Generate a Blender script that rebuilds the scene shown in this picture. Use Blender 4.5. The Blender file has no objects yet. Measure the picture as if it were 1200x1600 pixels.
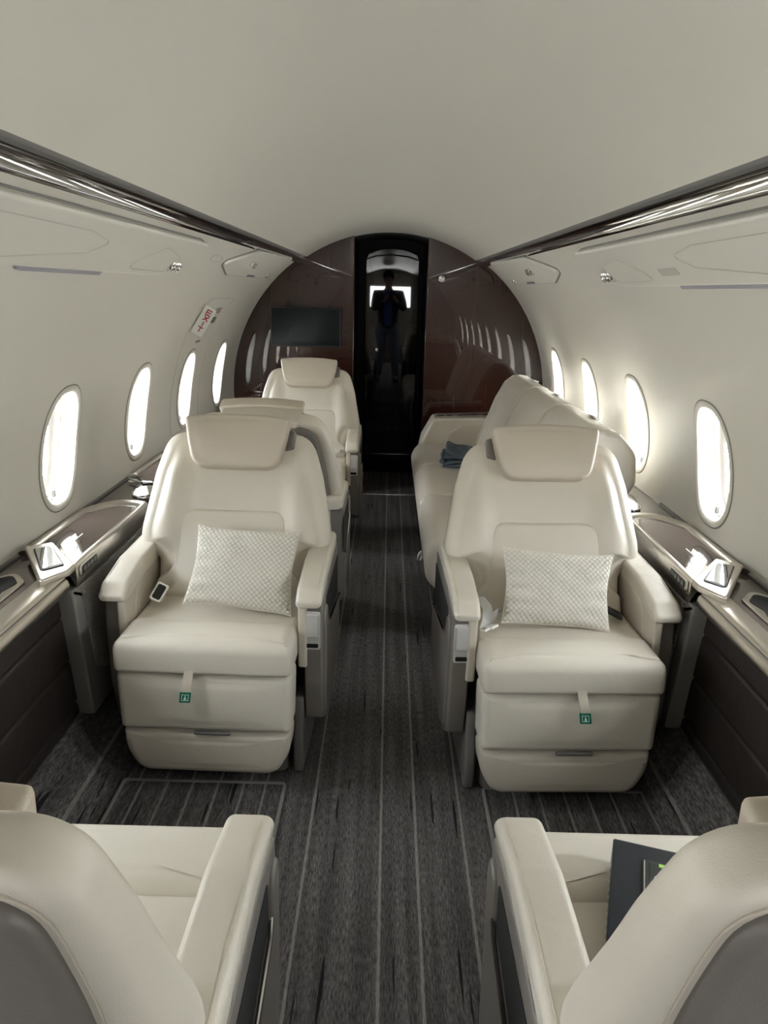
import bpy, math, random
from mathutils import Vector, Matrix
C = bpy.context.scene.collection
PI = math.pi
R = math.radians
random.seed(4)

# ---------------------------------------------------------------- camera, world, exposure
SC = bpy.context.scene
cam_d = bpy.data.cameras.new('camera')
cam = bpy.data.objects.new('camera', cam_d); C.objects.link(cam)
cam_d.sensor_fit = 'HORIZONTAL'; cam_d.sensor_width = 36.0; cam_d.lens = 36.0
cam_d.clip_start = .02; cam_d.clip_end = 200
_p = math.atan(345.1 / 1200); _y = R(-.0749); _r = R(1.4)
_F = Vector((math.sin(_y) * math.cos(_p), math.cos(_y) * math.cos(_p), -math.sin(_p)))
_R = Vector((math.cos(_y), -math.sin(_y), 0)); _U = _R.cross(_F)
_R2 = _R * math.cos(_r) + _U * math.sin(_r); _U2 = _U * math.cos(_r) - _R * math.sin(_r)
cam.matrix_world = Matrix(((_R2.x, _U2.x, -_F.x, 0), (_R2.y, _U2.y, -_F.y, 0), (_R2.z, _U2.z, -_F.z, 1.43), (0, 0, 0, 1)))
SC.camera = cam
SC.view_settings.view_transform = 'Standard'; SC.view_settings.look = 'None'
SC.view_settings.gamma = 1.0; SC.view_settings.use_curve_mapping = False
SC.view_settings.exposure = 1.66
try:
    SC.cycles.max_bounces = 14; SC.cycles.diffuse_bounces = 10; SC.cycles.glossy_bounces = 6
    SC.cycles.transparent_max_bounces = 12; SC.cycles.sample_clamp_indirect = 12
    SC.cycles.caustics_reflective = False; SC.cycles.caustics_refractive = False
    SC.cycles.use_denoising = True
except Exception:
    pass
W = bpy.data.worlds.new('sky'); SC.world = W; W.use_nodes = True
_nt = W.node_tree; _bg = _nt.nodes['Background']
_tc = _nt.nodes.new('ShaderNodeTexCoord'); _sx = _nt.nodes.new('ShaderNodeSeparateXYZ'); _cr = _nt.nodes.new('ShaderNodeValToRGB')
_nt.links.new(_tc.outputs['Generated'], _sx.inputs[0]); _nt.links.new(_sx.outputs[2], _cr.inputs[0]); _nt.links.new(_cr.outputs[0], _bg.inputs[0])
_cr.color_ramp.elements[0].position = 0.0; _cr.color_ramp.elements[0].color = (.76, .76, .75, 1)
_cr.color_ramp.elements[1].position = .35; _cr.color_ramp.elements[1].color = (.93, .97, 1, 1)
_bg.inputs[1].default_value = 17.0

# ---------------------------------------------------------------- helpers
def nv(v):
    l = math.hypot(*v) or 1e-9
    return (v[0] / l, v[1] / l)

def area(o):
    return .5 * sum(o[i][0] * o[(i + 1) % len(o)][1] - o[(i + 1) % len(o)][0] * o[i][1] for i in range(len(o)))

def rpoly(pts, r=.02, seg=6, step=.03):
    """closed polygon with rounded corners; pts (u,v) or (u,v,r)"""
    out = []; n = len(pts)
    for i in range(n):
        p = pts[i]; a = pts[i - 1]; b = pts[(i + 1) % n]
        rr = p[2] if len(p) > 2 else r
        da = (a[0] - p[0], a[1] - p[1]); db = (b[0] - p[0], b[1] - p[1])
        la, lb = math.hypot(*da), math.hypot(*db)
        ua, ub = nv(da), nv(db)
        ang = math.acos(max(-1, min(1, ua[0] * ub[0] + ua[1] * ub[1])))
        if rr < 1e-6 or ang > PI - .02:
            out.append((p[0], p[1])); continue
        t = min(rr / math.tan(ang / 2), la * .48, lb * .48)
        p0 = (p[0] + ua[0] * t, p[1] + ua[1] * t); p1 = (p[0] + ub[0] * t, p[1] + ub[1] * t)
        # quadratic blend towards the corner; close to an arc
        for k in range(seg + 1):
            s = k / seg
            w0 = (1 - s) ** 2; w1 = 2 * s * (1 - s) * .92; w2 = s * s; q = w0 + w1 + w2
            out.append(((p0[0] * w0 + p[0] * w1 + p1[0] * w2) / q, (p0[1] * w0 + p[1] * w1 + p1[1] * w2) / q))
    res = []
    for i in range(len(out)):
        a, b = out[i], out[(i + 1) % len(out)]
        d = math.hypot(b[0] - a[0], b[1] - a[1])
        if d < 1e-5: continue
        m = max(1, int(math.ceil(d / step)))
        for k in range(m):
            res.append((a[0] + (b[0] - a[0]) * k / m, a[1] + (b[1] - a[1]) * k / m))
    if area(res) < 0: res.reverse()
    return res

def rect(u0, u1, v0, v1, r=.02, seg=6, step=.03):
    return rpoly([(u0, v0), (u1, v0), (u1, v1), (u0, v1)], r, seg, step)

def inset(o, d):
    n = len(o); res = []
    for i in range(n):
        a, p, b = o[i - 1], o[i], o[(i + 1) % n]
        t = nv((b[0] - a[0], b[1] - a[1]))
        res.append((p[0] - t[1] * d, p[1] + t[0] * d))
    return res

class MB:
    def __init__(s): s.v = []; s.f = []
    def add(s, v, f):
        n = len(s.v); s.v += [tuple(x) for x in v]; s.f += [tuple(i + n for i in q) for q in f]; return s
    def pad(s, o, t, r=.01, M=None, puff=0., hf=None, rb=None, w0=0., m=8, cen=None, seg=5, open_back=False):
        """rounded cushion/plate: outline o in (u,v), thickness t along w"""
        M = M or (lambda u, v, w: (u, v, w)); rb = r if rb is None else rb
        rb = min(rb, t * .49); rf = min(r, t - rb - 1e-4)
        N = len(o); rings = []
        if cen is None: cen = (sum(p[0] for p in o) / N, sum(p[1] for p in o) / N)
        prev = o
        for k in range(seg + 1):                       # back edge
            a = PI / 2 * k / seg
            rings.append((inset(o, rb * (1 - math.sin(a))), rb * (1 - math.cos(a)), 0))
        for k in range(seg + 1):                       # front edge
            a = PI / 2 * k / seg
            rings.append((inset(o, rf * (1 - math.cos(a))), t - rf + rf * math.sin(a), 0))
        hw = min(max(a[0] for a in o) - min(a[0] for a in o), max(a[1] for a in o) - min(a[1] for a in o)) * .5 - rf
        rings.append((inset(o, rf + min(.002, hw * .15)), t, 0)); rings.insert(0, (inset(o, rb + min(.002, hw * .15)), 0, 0))
        ins = rings[-1][0]
        for k in range(1, m):
            f = 1 - k / m
            rings.append(([(cen[0] + (p[0] - cen[0]) * f, cen[1] + (p[1] - cen[1]) * f) for p in ins], t, 1 - f * f))
        vs = []
        bu0, bu1 = min(a[0] for a in o), max(a[0] for a in o); bv0, bv1 = min(a[1] for a in o), max(a[1] for a in o)
        def H(u, v, fade):
            au = (2 * u - bu0 - bu1) / (bu1 - bu0); av = (2 * v - bv0 - bv1) / (bv1 - bv0)
            h = puff * max(0, 1 - au * au) * max(0, 1 - av * av) * min(1, fade * 3)
            if hf: h += hf(u, v) * min(1, fade * 4)
            return h
        for ring, w, fd in rings:
            for u, v in ring: vs.append(M(u, v, w0 + w + (H(u, v, fd) if fd else 0)))
        fs = []
        for k in range(len(rings) - 1):
            for i in range(N):
                j = (i + 1) % N
                fs.append((k * N + i, k * N + j, (k + 1) * N + j, (k + 1) * N + i))
        c1 = len(vs); vs.append(M(cen[0], cen[1], w0 + t + H(cen[0], cen[1], 1)))
        L = (len(rings) - 1) * N
        for i in range(N): fs.append((L + i, L + (i + 1) % N, c1))
        if not open_back:
            c0 = len(vs); bk = rings[0][0]
            vs.append(M(cen[0], cen[1], w0))
            for i in range(N): fs.append(((i + 1) % N, i, c0))
        # handedness of the map
        a = Vector(M(0, 0, 0)); e = [Vector(M(*q)) - a for q in ((1e-3, 0, 0), (0, 1e-3, 0), (0, 0, 1e-3))]
        if e[0].cross(e[1]).dot(e[2]) < 0: fs = [tuple(reversed(f)) for f in fs]
        return s.add(vs, fs)
    def box(s, x0, x1, y0, y1, z0, z1, r=.004):
        o = rect(x0, x1, y0, y1, r, 4, .2)
        return s.pad(o, z1 - z0, r, w0=z0, seg=3, m=2)
    def tube(s, pts, r, n=8, cap=True, closed=False):
        P = [Vector(p) for p in pts]; K = len(P); vs = []; fs = []
        up = Vector((0, 0, 1)); prev = None
        for i, p in enumerate(P):
            a = P[i - 1] if (i or closed) else P[i]; b = P[(i + 1) % K] if (i < K - 1 or closed) else P[i]
            t = (b - a).normalized()
            if prev is None:
                prev = t.cross(up) if abs(t.dot(up)) < .95 else t.cross(Vector((1, 0, 0)))
            x = (prev - t * prev.dot(t)).normalized(); prev = x; y = t.cross(x)
            rr = r[i] if isinstance(r, (list, tuple)) else r
            for k in range(n):
                an = 2 * PI * k / n; vs.append(p + (x * math.cos(an) + y * math.sin(an)) * rr)
        for i in range(K if closed else K - 1):
            for k in range(n):
                a = i * n; b = ((i + 1) % K) * n
                fs.append((a + k, a + (k + 1) % n, b + (k + 1) % n, b + k))
        if cap and not closed:
            fs.append(tuple(range(n))[::-1]); fs.append(tuple((K - 1) * n + k for k in range(n)))
        return s.add(vs, fs)
    def lathe(s, prof, org, ax=(0, 0, 1), n=24):
        ax = Vector(ax).normalized(); q = Vector((1, 0, 0)) if abs(ax.x) < .9 else Vector((0, 1, 0))
        x = ax.cross(q).normalized(); y = ax.cross(x); o = Vector(org); vs = []; fs = []
        for r, h in prof:
            for k in range(n):
                a = 2 * PI * k / n; vs.append(o + ax * h + (x * math.cos(a) + y * math.sin(a)) * max(r, 1e-5))
        for i in range(len(prof) - 1):
            for k in range(n):
                fs.append((i * n + k, i * n + (k + 1) % n, (i + 1) * n + (k + 1) % n, (i + 1) * n + k))
        return s.add(vs, fs)
    def sweep(s, prof, y0, y1, ny=2, flip=False):
        """closed profile in (x,z) run along y with capped ends"""
        n = len(prof); vs = []; fs = []
        for j in range(ny):
            y = y0 + (y1 - y0) * j / (ny - 1)
            for x, z in prof: vs.append((x, y, z))
        for j in range(ny - 1):
            for i in range(n):
                k = (i + 1) % n; fs.append((j * n + i, j * n + k, (j + 1) * n + k, (j + 1) * n + i))
        fs.append(tuple(range(n))[::-1]); fs.append(tuple((ny - 1) * n + i for i in range(n)))
        if area(prof) > 0: fs = [tuple(reversed(f)) for f in fs]
        return s.add(vs, fs)
    def grid(s, fn, us, vs_, flip=False):
        nu, nvv = len(us), len(vs_); vs = [fn(u, v) for v in vs_ for u in us]; fs = []
        for j in range(nvv - 1):
            for i in range(nu - 1):
                q = (j * nu + i, j * nu + i + 1, (j + 1) * nu + i + 1, (j + 1) * nu + i)
                fs.append(tuple(reversed(q)) if flip else q)
        return s.add(vs, fs)
    def build(s, name, mat, parent=None, smooth=True, sharp=40, tag=None):
        me = bpy.data.meshes.new(name); me.from_pydata([tuple(v) for v in s.v], [], s.f); me.update()
        if smooth:
            for p in me.polygons: p.use_smooth = True
            try: me.set_sharp_from_angle(angle=R(sharp))
            except Exception: pass
        o = bpy.data.objects.new(name, me); C.objects.link(o)
        me.materials.append(mat)
        if parent: o.parent = parent
        if tag:
            for k, v in tag.items(): o[k] = v
        return o

def empty(name, loc, label, cat, group=None, rz=0):
    o = bpy.data.objects.new(name, None); C.objects.link(o); o.location = loc; o.rotation_euler = (0, 0, rz)
    o.empty_display_size = .1
    o['label'] = label; o['category'] = cat
    if group: o['group'] = group
    return o
def thing(lab, cat, group=None):
    d = {'label': lab, 'category': cat}
    if group: d['group'] = group
    return d
STR = {'kind': 'structure'}
def lin(a, b, n): return [a + (b - a) * i / (n - 1) for i in range(n)]
def sm(x, a, b):
    t = max(0, min(1, (x - a) / (b - a))); return t * t * (3 - 2 * t)

# ---------------------------------------------------------------- materials
def mat(name, col, rough=.5, metal=0., bump=0., bscale=200., coat=0., spec=.5, var=0., vscale=6., crough=.03, ior=None, emit=None):
    m = bpy.data.materials.new(name); m.use_nodes = True; nt = m.node_tree; b = nt.nodes['Principled BSDF']
    b.inputs['Base Color'].default_value = (*col, 1); b.inputs['Roughness'].default_value = rough
    b.inputs['Metallic'].default_value = metal
    b.inputs['Specular IOR Level'].default_value = spec
    b.inputs['Coat Weight'].default_value = coat; b.inputs['Coat Roughness'].default_value = crough
    if ior: b.inputs['IOR'].default_value = ior
    tc = nt.nodes.new('ShaderNodeTexCoord')
    n = nt.nodes.new('ShaderNodeTexNoise'); n.inputs['Scale'].default_value = vscale; n.inputs['Detail'].default_value = 4
    nt.links.new(tc.outputs['Object'], n.inputs['Vector'])
    if var > 0:
        mx = nt.nodes.new('ShaderNodeMixRGB'); mx.inputs[1].default_value = (*[c * (1 - var) for c in col], 1)
        mx.inputs[2].default_value = (*[min(1, c * (1 + var)) for c in col], 1)
        nt.links.new(n.outputs[0], mx.inputs[0]); nt.links.new(mx.outputs[0], b.inputs['Base Color'])
    if bump > 0:
        n2 = nt.nodes.new('ShaderNodeTexNoise'); n2.inputs['Scale'].default_value = bscale; n2.inputs['Detail'].default_value = 3
        bp = nt.nodes.new('ShaderNodeBump'); bp.inputs['Strength'].default_value = bump; bp.inputs['Distance'].default_value = .002
        nt.links.new(tc.outputs['Object'], n2.inputs['Vector']); nt.links.new(n2.outputs[0], bp.inputs['Height']); nt.links.new(bp.outputs[0], b.inputs['Normal'])
    if emit:
        b.inputs['Emission Color'].default_value = (*emit[0], 1); b.inputs['Emission Strength'].default_value = emit[1]
    return m

def leather(name, col, rough=.42):
    m = mat(name, col, rough, bump=.25, bscale=420, var=.05, vscale=5)
    nt = m.node_tree; b = nt.nodes['Principled BSDF']
    # soft wrinkles in the hide added below the fine grain
    tc = nt.nodes.new('ShaderNodeTexCoord'); n = nt.nodes.new('ShaderNodeTexNoise'); n.inputs['Scale'].default_value = 9; n.inputs['Detail'].default_value = 2
    n.inputs['Distortion'].default_value = 1.2
    bp = nt.nodes.new('ShaderNodeBump'); bp.inputs['Strength'].default_value = .35; bp.inputs['Distance'].default_value = .006
    nt.links.new(tc.outputs['Object'], n.inputs['Vector']); nt.links.new(n.outputs[0], bp.inputs['Height'])
    old = [l for l in nt.links if l.to_node == b and l.to_socket.name == 'Normal'][0].from_node
    nt.links.new(bp.outputs[0], old.inputs['Normal'])
    return m

M = {}
M['shell'] = mat('ivory_wall_lining', (.635, .615, .55), .38, bump=.05, bscale=600, var=.012, vscale=1.5)
M['ceil'] = mat('ivory_ceiling_lining', (.66, .640, .572), .30, bump=.03, bscale=500, var=.012, vscale=1.2)
M['reveal'] = mat('white_window_reveal', (.78, .77, .73), .35)
M['gasket'] = mat('beige_window_seal', (.50, .36, .25), .6)
M['groove'] = mat('grey_joint', (.20, .195, .18), .6)
M['hatch'] = mat('ivory_joint', (.47, .455, .41), .5)
M['leather'] = leather('cream_leather', (.605, .565, .49))
M['leather2'] = leather('tan_cream_leather', (.52, .465, .385))
M['leather3'] = leather('aged_cream_leather', (.52, .475, .405))
M['taupe'] = mat('taupe_shell', (.165, .15, .135), .42, bump=.08, bscale=500)
M['taupe2'] = leather('taupe_leather', (.15, .135, .122), .45)
M['seatbase'] = mat('dark_taupe_base', (.14, .13, .12), .5)
M['black'] = mat('black_plastic', (.008, .008, .009), .35)
M['hollow_shade'] = mat('black_hollow_shade', (.006, .006, .006), .9)  # near-black colour standing in for the shade inside hollows
M['chrome'] = mat('polished_chrome', (.85, .85, .85), .05, 1.0)
M['satin'] = mat('satin_nickel', (.62, .585, .53), .30, 1.0, bump=.05, bscale=300)
M['paddle'] = mat('silver_paddle', (.72, .72, .71), .30, .55)
M['mirror'] = mat('mirror_glass', (.75, .77, .80), .02, 1.0)
M['brownleather'] = leather('dark_brown_leather', (.022, .0165, .0145), .5)
M['veneer'] = mat('taupe_gloss_veneer', (.050, .036, .031), .12, coat=.6, var=.06, vscale=3)
M['railgloss'] = mat('brown_gloss_rail', (.016, .011, .009), .05, coat=1.0, ior=1.6)
M['railgrey'] = mat('grey_rail_lip', (.13, .125, .118), .4)
M['green'] = mat('green_label', (.0, .17, .10), .5)
M['labelwhite'] = mat('white_label_ink', (.75, .85, .80), .6)
M['tagstrap'] = mat('cream_webbing', (.58, .53, .45), .7, bump=.3, bscale=900)
M['webbing'] = mat('pale_grey_webbing', (.66, .68, .68), .7, bump=.4, bscale=900)
M['whiteplastic'] = mat('white_plastic', (.85, .85, .84), .3)
M['lens'] = mat('lilac_grey_lens', (.30, .29, .34), .25)
M['red'] = mat('red_ink', (.35, .01, .03), .5)
M['placard'] = mat('pale_placard', (.62, .64, .58), .35)
M['ink'] = mat('grey_ink', (.16, .13, .15), .6)
M['tvscreen'] = mat('tv_screen', (.006, .009, .011), .10, spec=.22)
M['towel'] = mat('slate_blue_towel', (.075, .10, .125), .95, bump=.8, bscale=260, var=.2, vscale=40)
M['case'] = mat('navy_black_card', (.010, .013, .020), .32, bump=.05)
M['case2'] = mat('black_green_card', (.02, .028, .026), .4)
M['lime'] = mat('lime_print', (.45, .80, .15), .5)
M['steel'] = mat('brushed_strip', (.75, .74, .72), .25, 1.0)
M['doorgloss'] = mat('black_gloss_door', (.002, .002, .003), .02, spec=.5, ior=1.48)
M['jamb'] = mat('black_jamb', (.002, .002, .0025), .4, spec=.08)
M['header'] = mat('grey_header', (.10, .10, .10), .35)
M['skin'] = mat('skin', (.45, .26, .18), .5)
M['jacket'] = mat('dark_jacket', (.02, .022, .03), .8)
M['shirt'] = mat('blue_shirt', (.05, .13, .42), .8)
M['jeans'] = mat('grey_blue_trousers', (.16, .18, .24), .8)
M['hair'] = mat('dark_hair', (.03, .025, .02), .7)

def glass_mat():
    m = bpy.data.materials.new('window_glass'); m.use_nodes = True; nt = m.node_tree
    for n in list(nt.nodes): nt.nodes.remove(n)
    o = nt.nodes.new('ShaderNodeOutputMaterial'); mx = nt.nodes.new('ShaderNodeMixShader'); t = nt.nodes.new('ShaderNodeBsdfTransparent')
    g = nt.nodes.new('ShaderNodeBsdfGlossy'); g.inputs['Roughness'].default_value = .02; fr = nt.nodes.new('ShaderNodeFresnel'); fr.inputs[0].default_value = 1.45
    t.inputs[0].default_value = (.97, .98, .98, 1)
    nt.links.new(fr.outputs[0], mx.inputs[0]); nt.links.new(t.outputs[0], mx.inputs[1]); nt.links.new(g.outputs[0], mx.inputs[2]); nt.links.new(mx.outputs[0], o.inputs[0])
    return m
M['glass'] = glass_mat()

def wood_mat():
    m = mat('mahogany_gloss', (.075, .028, .018), .25, coat=1.0, crough=.012)
    nt = m.node_tree; b = nt.nodes['Principled BSDF']
    b.inputs['Coat IOR'].default_value = 1.48; b.inputs['Specular IOR Level'].default_value = .2
    tc = nt.nodes.new('ShaderNodeTexCoord'); mp = nt.nodes.new('ShaderNodeMapping'); mp.inputs['Scale'].default_value = (34, 34, .8)
    n = nt.nodes.new('ShaderNodeTexNoise'); n.inputs['Scale'].default_value = 1.3; n.inputs['Detail'].default_value = 7; n.inputs['Roughness'].default_value = .62
    cr = nt.nodes.new('ShaderNodeValToRGB'); e = cr.color_ramp.elements
    e[0].position = .3; e[0].color = (.0175, .0054, .0036, 1); e[1].position = .74; e[1].color = (.045, .0138, .0080, 1)
    nt.links.new(tc.outputs['Object'], mp.inputs[0]); nt.links.new(mp.outputs[0], n.inputs['Vector']); nt.links.new(n.outputs[0], cr.inputs[0]); nt.links.new(cr.outputs[0], b.inputs['Base Color'])
    return m
M['wood'] = wood_mat()

STRIPES = [-.72, -.64, -.56, -.475, -.385, -.335, -.185, .010, .106, .235, .335, .41, .50, .59, .66]
def carpet_mat(name, stripes, axis=0, dark=1.0):
    m = bpy.data.materials.new(name); m.use_nodes = True; nt = m.node_tree; b = nt.nodes['Principled BSDF']; b.inputs['Roughness'].default_value = .95
    b.inputs['Specular IOR Level'].default_value = .15
    tc = nt.nodes.new('ShaderNodeTexCoord'); L = nt.links.new
    def noise(sc, det=2, rough=.5):
        mp = nt.nodes.new('ShaderNodeMapping'); mp.inputs['Scale'].default_value = sc
        n = nt.nodes.new('ShaderNodeTexNoise'); n.inputs['Scale'].default_value = 1; n.inputs['Detail'].default_value = det; n.inputs['Roughness'].default_value = rough
        L(tc.outputs['Object'], mp.inputs[0]); L(mp.outputs[0], n.inputs['Vector']); return n.outputs[0]
    def ramp(src, p0, p1, c0, c1):
        cr = nt.nodes.new('ShaderNodeValToRGB'); e = cr.color_ramp.elements; e[0].position = p0; e[1].position = p1; e[0].color = (*c0, 1); e[1].color = (*c1, 1)
        L(src, cr.inputs[0]); return cr.outputs[0]
    def mix(f, a, bb, typ='MIX'):
        mx = nt.nodes.new('ShaderNodeMixRGB'); mx.blend_type = typ
        for i, s in ((0, f), (1, a), (2, bb)):
            if hasattr(s, 'links'): L(s, mx.inputs[i])
            elif isinstance(s, tuple): mx.inputs[i].default_value = (*s, 1)
            else: mx.inputs[i].default_value = s
        return mx.outputs[0]
    fine = noise((330, 42, 90), 3, .7)
    col = ramp(fine, .36, .66, tuple(c * dark for c in (.046, .043, .043)), tuple(c * dark for c in (.165, .158, .155)))
    band = ramp(noise((34, 1.1, 5), 3, .6), .40, .66, (.72, .72, .72), (1.3, 1.29, 1.27))
    col = mix(1.0, col, band, 'MULTIPLY')
    dash = ramp(noise((75, 3.4, 20), 1, .4), .70, .73, (0, 0, 0), (1, 1, 1))
    col = mix(dash, col, (.014 * dark, .013 * dark, .014 * dark))
    sx = nt.nodes.new('ShaderNodeSeparateXYZ'); L(tc.outputs['Object'], sx.inputs[0])
    wob = nt.nodes.new('ShaderNodeMath'); wob.operation = 'MULTIPLY_ADD'; wob.inputs[1].default_value = .003
    L(noise((3, 22, 3), 2), wob.inputs[0]); L(sx.outputs[axis], wob.inputs[2])
    tot = None
    for st in stripes:
        c = nt.nodes.new('ShaderNodeMath'); c.operation = 'COMPARE'; c.inputs[1].default_value = st + .0015; c.inputs[2].default_value = .0036
        L(wob.outputs[0], c.inputs[0])
        if tot is None: tot = c.outputs[0]
        else:
            a = nt.nodes.new('ShaderNodeMath'); a.operation = 'MAXIMUM'; L(tot, a.inputs[0]); L(c.outputs[0], a.inputs[1]); tot = a.outputs[0]
    if tot is not None:
        sc = nt.nodes.new('ShaderNodeMath'); sc.operation = 'MULTIPLY'; sc.inputs[1].default_value = .8; L(tot, sc.inputs[0])
        stripe_col = ramp(fine, .3, .7, (.20, .195, .175), (.33, .32, .29))
        col = mix(sc.outputs[0], col, stripe_col)
    L(col, b.inputs['Base Color'])
    bp = nt.nodes.new('ShaderNodeBump'); bp.inputs['Strength'].default_value = .9; bp.inputs['Distance'].default_value = .004
    L(fine, bp.inputs['Height']); L(bp.outputs[0], b.inputs['Normal'])
    return m
M['carpet'] = carpet_mat('striped_grey_carpet', STRIPES)
M['carpet_mat'] = carpet_mat('striped_grey_carpet_mat', [-.70, -.625, -.55, -.475, -.40, -.335, .40, .475, .55, .62, .69])
M['carpet_edge'] = mat('carpet_binding', (.21, .20, .19), .9, bump=.6, bscale=500)
M['carpet_side'] = carpet_mat('grey_carpet_side', [-.835, .835], dark=1.1)

def fabric_mat():
    m = mat('grey_woven_fabric', (.27, .26, .24), .85, var=.25, vscale=60); nt = m.node_tree; b = nt.nodes['Principled BSDF']
    tc = nt.nodes.new('ShaderNodeTexCoord'); mp = nt.nodes.new('ShaderNodeMapping'); mp.inputs['Scale'].default_value = (1, 1, 1.6); mp.inputs['Rotation'].default_value = (.6, 0, 0)
    w = nt.nodes.new('ShaderNodeTexWave'); w.inputs['Scale'].default_value = 28; w.inputs['Distortion'].default_value = 7; w.inputs['Detail Scale'].default_value = 3; w.bands_direction = 'Z'
    bp = nt.nodes.new('ShaderNodeBump'); bp.inputs['Strength'].default_value = .7; bp.inputs['Distance'].default_value = .003
    nt.links.new(tc.outputs['Object'], mp.inputs[0]); nt.links.new(mp.outputs[0], w.inputs['Vector']); nt.links.new(w.outputs[1], bp.inputs['Height']); nt.links.new(bp.outputs[0], b.inputs['Normal'])
    return m
M['frame'] = mat('grey_housing_frame', (.25, .24, .225), .6)
M['fabric'] = fabric_mat()

def quilt_mat():
    """small diamond quilting on the pillow, in UV-free object space"""
    m = mat('quilted_ivory_fabric', (.66, .63, .56), .8); nt = m.node_tree; b = nt.nodes['Principled BSDF']; L = nt.links.new
    tc = nt.nodes.new('ShaderNodeTexCoord'); sx = nt.nodes.new('ShaderNodeSeparateXYZ'); L(tc.outputs['Object'], sx.inputs[0])
    def op(o, a, b_=None, c=None):
        n = nt.nodes.new('ShaderNodeMath'); n.operation = o
        for i, s in enumerate((a, b_, c)):
            if s is None: continue
            if hasattr(s, 'links'): L(s, n.inputs[i])
            else: n.inputs[i].default_value = s
        return n.outputs[0]
    k = 2 * PI / .0155
    s1 = op('MULTIPLY', op('ADD', sx.outputs[0], op('MULTIPLY', sx.outputs[1], 1.0)), k * .5)
    s2 = op('MULTIPLY', op('SUBTRACT', sx.outputs[0], op('MULTIPLY', sx.outputs[1], 1.0)), k * .5)
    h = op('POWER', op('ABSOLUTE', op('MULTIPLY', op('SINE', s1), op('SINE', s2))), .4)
    bp = nt.nodes.new('ShaderNodeBump'); bp.inputs['Strength'].default_value = 1.0; bp.inputs['Distance'].default_value = .004
    L(h, bp.inputs['Height']); L(bp.outputs[0], b.inputs['Normal'])
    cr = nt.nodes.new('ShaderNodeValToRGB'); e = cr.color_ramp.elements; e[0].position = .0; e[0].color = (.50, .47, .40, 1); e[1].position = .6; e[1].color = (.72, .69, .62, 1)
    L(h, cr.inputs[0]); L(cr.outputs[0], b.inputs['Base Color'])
    return m
M['quilt'] = quilt_mat()
M['pillowback'] = mat('ivory_pillow_piping', (.66, .62, .55), .8, bump=.4, bscale=400)

# ---------------------------------------------------------------- cabin shell
RC, ZC = 1.085, .74                       # radius and centre height of the cabin section
def cyl(s, th, y, off=0.):                # off: how far inward of the lining
    r = RC - off
    return (s * r * math.cos(th), y, ZC + r * math.sin(th))
Y0, Y1 = -2.0, 5.43
TH0, TH1 = -.10, math.asin((1.607 - ZC) / RC)
WIN = [4.87, 4.07, 3.27, 2.47, 1.67, .87, .07, -.73]
THC, CY, CT, HY, HT, EX = .159, .20, .235, .132, .190, 2.5
def sup(a, n):
    c, s_ = math.cos(a), math.sin(a)
    return (math.copysign(abs(c) ** (2 / n), c), math.copysign(abs(s_) ** (2 / n), s_))

def side_wall(s, name):
    mb = MB(); K = 12
    # y breaks
    ys = sorted(WIN); cols = []; edge = Y0
    for w in ys:
        cols.append((edge, w - CY, None)); cols.append((w - CY, w + CY, w)); edge = w + CY
    cols.append((edge, Y1 + .06, None))
    thA, thB = THC - CT, THC + CT
    for a, b, w in cols:
        yy = lin(a, b, K + 1) if w is not None else lin(a, b, 6)
        f = lambda y, t: cyl(s, t, y)
        mb.grid(f, yy, lin(TH0, thA, 2), flip=(s > 0)); mb.grid(f, yy, lin(thB, TH1, 9), flip=(s > 0))
        if w is None:
            mb.grid(f, yy, lin(thA, thB, K + 1), flip=(s > 0))
        else:
            bd = []
            for i in range(K): bd.append((-1 + 2 * i / K, -1))
            for i in range(K): bd.append((1, -1 + 2 * i / K))
            for i in range(K): bd.append((1 - 2 * i / K, 1))
            for i in range(K): bd.append((-1, 1 - 2 * i / K))
            n = len(bd); rings = []
            for q in (0, .35, .7, 1):
                for u, v in bd:
                    hu, hv = sup(math.atan2(v, u), EX)
                    uu = (1 - q) * u * CY + q * hu * HY; vv = (1 - q) * v * CT + q * hv * HT / RC
                    rings.append(cyl(s, THC + vv, w + uu))
            fs = []
            for r in range(3):
                for i in range(n):
                    j = (i + 1) % n; qd = (r * n + i, r * n + j, (r + 1) * n + j, (r + 1) * n + i)
                    fs.append(tuple(reversed(qd)) if s > 0 else qd)
            mb.add(rings, fs)
    o = mb.build(name, M['shell'], tag=STR)
    import bmesh
    bm = bmesh.new(); bm.from_mesh(o.data); bmesh.ops.remove_doubles(bm, verts=bm.verts, dist=1e-4); bmesh.ops.recalc_face_normals(bm, faces=bm.faces)
    bm.to_mesh(o.data); bm.free()
    for p in o.data.polygons: p.use_smooth = True
    return o
wl = side_wall(-1, 'wall_left'); wr = side_wall(1, 'wall_right')

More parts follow.
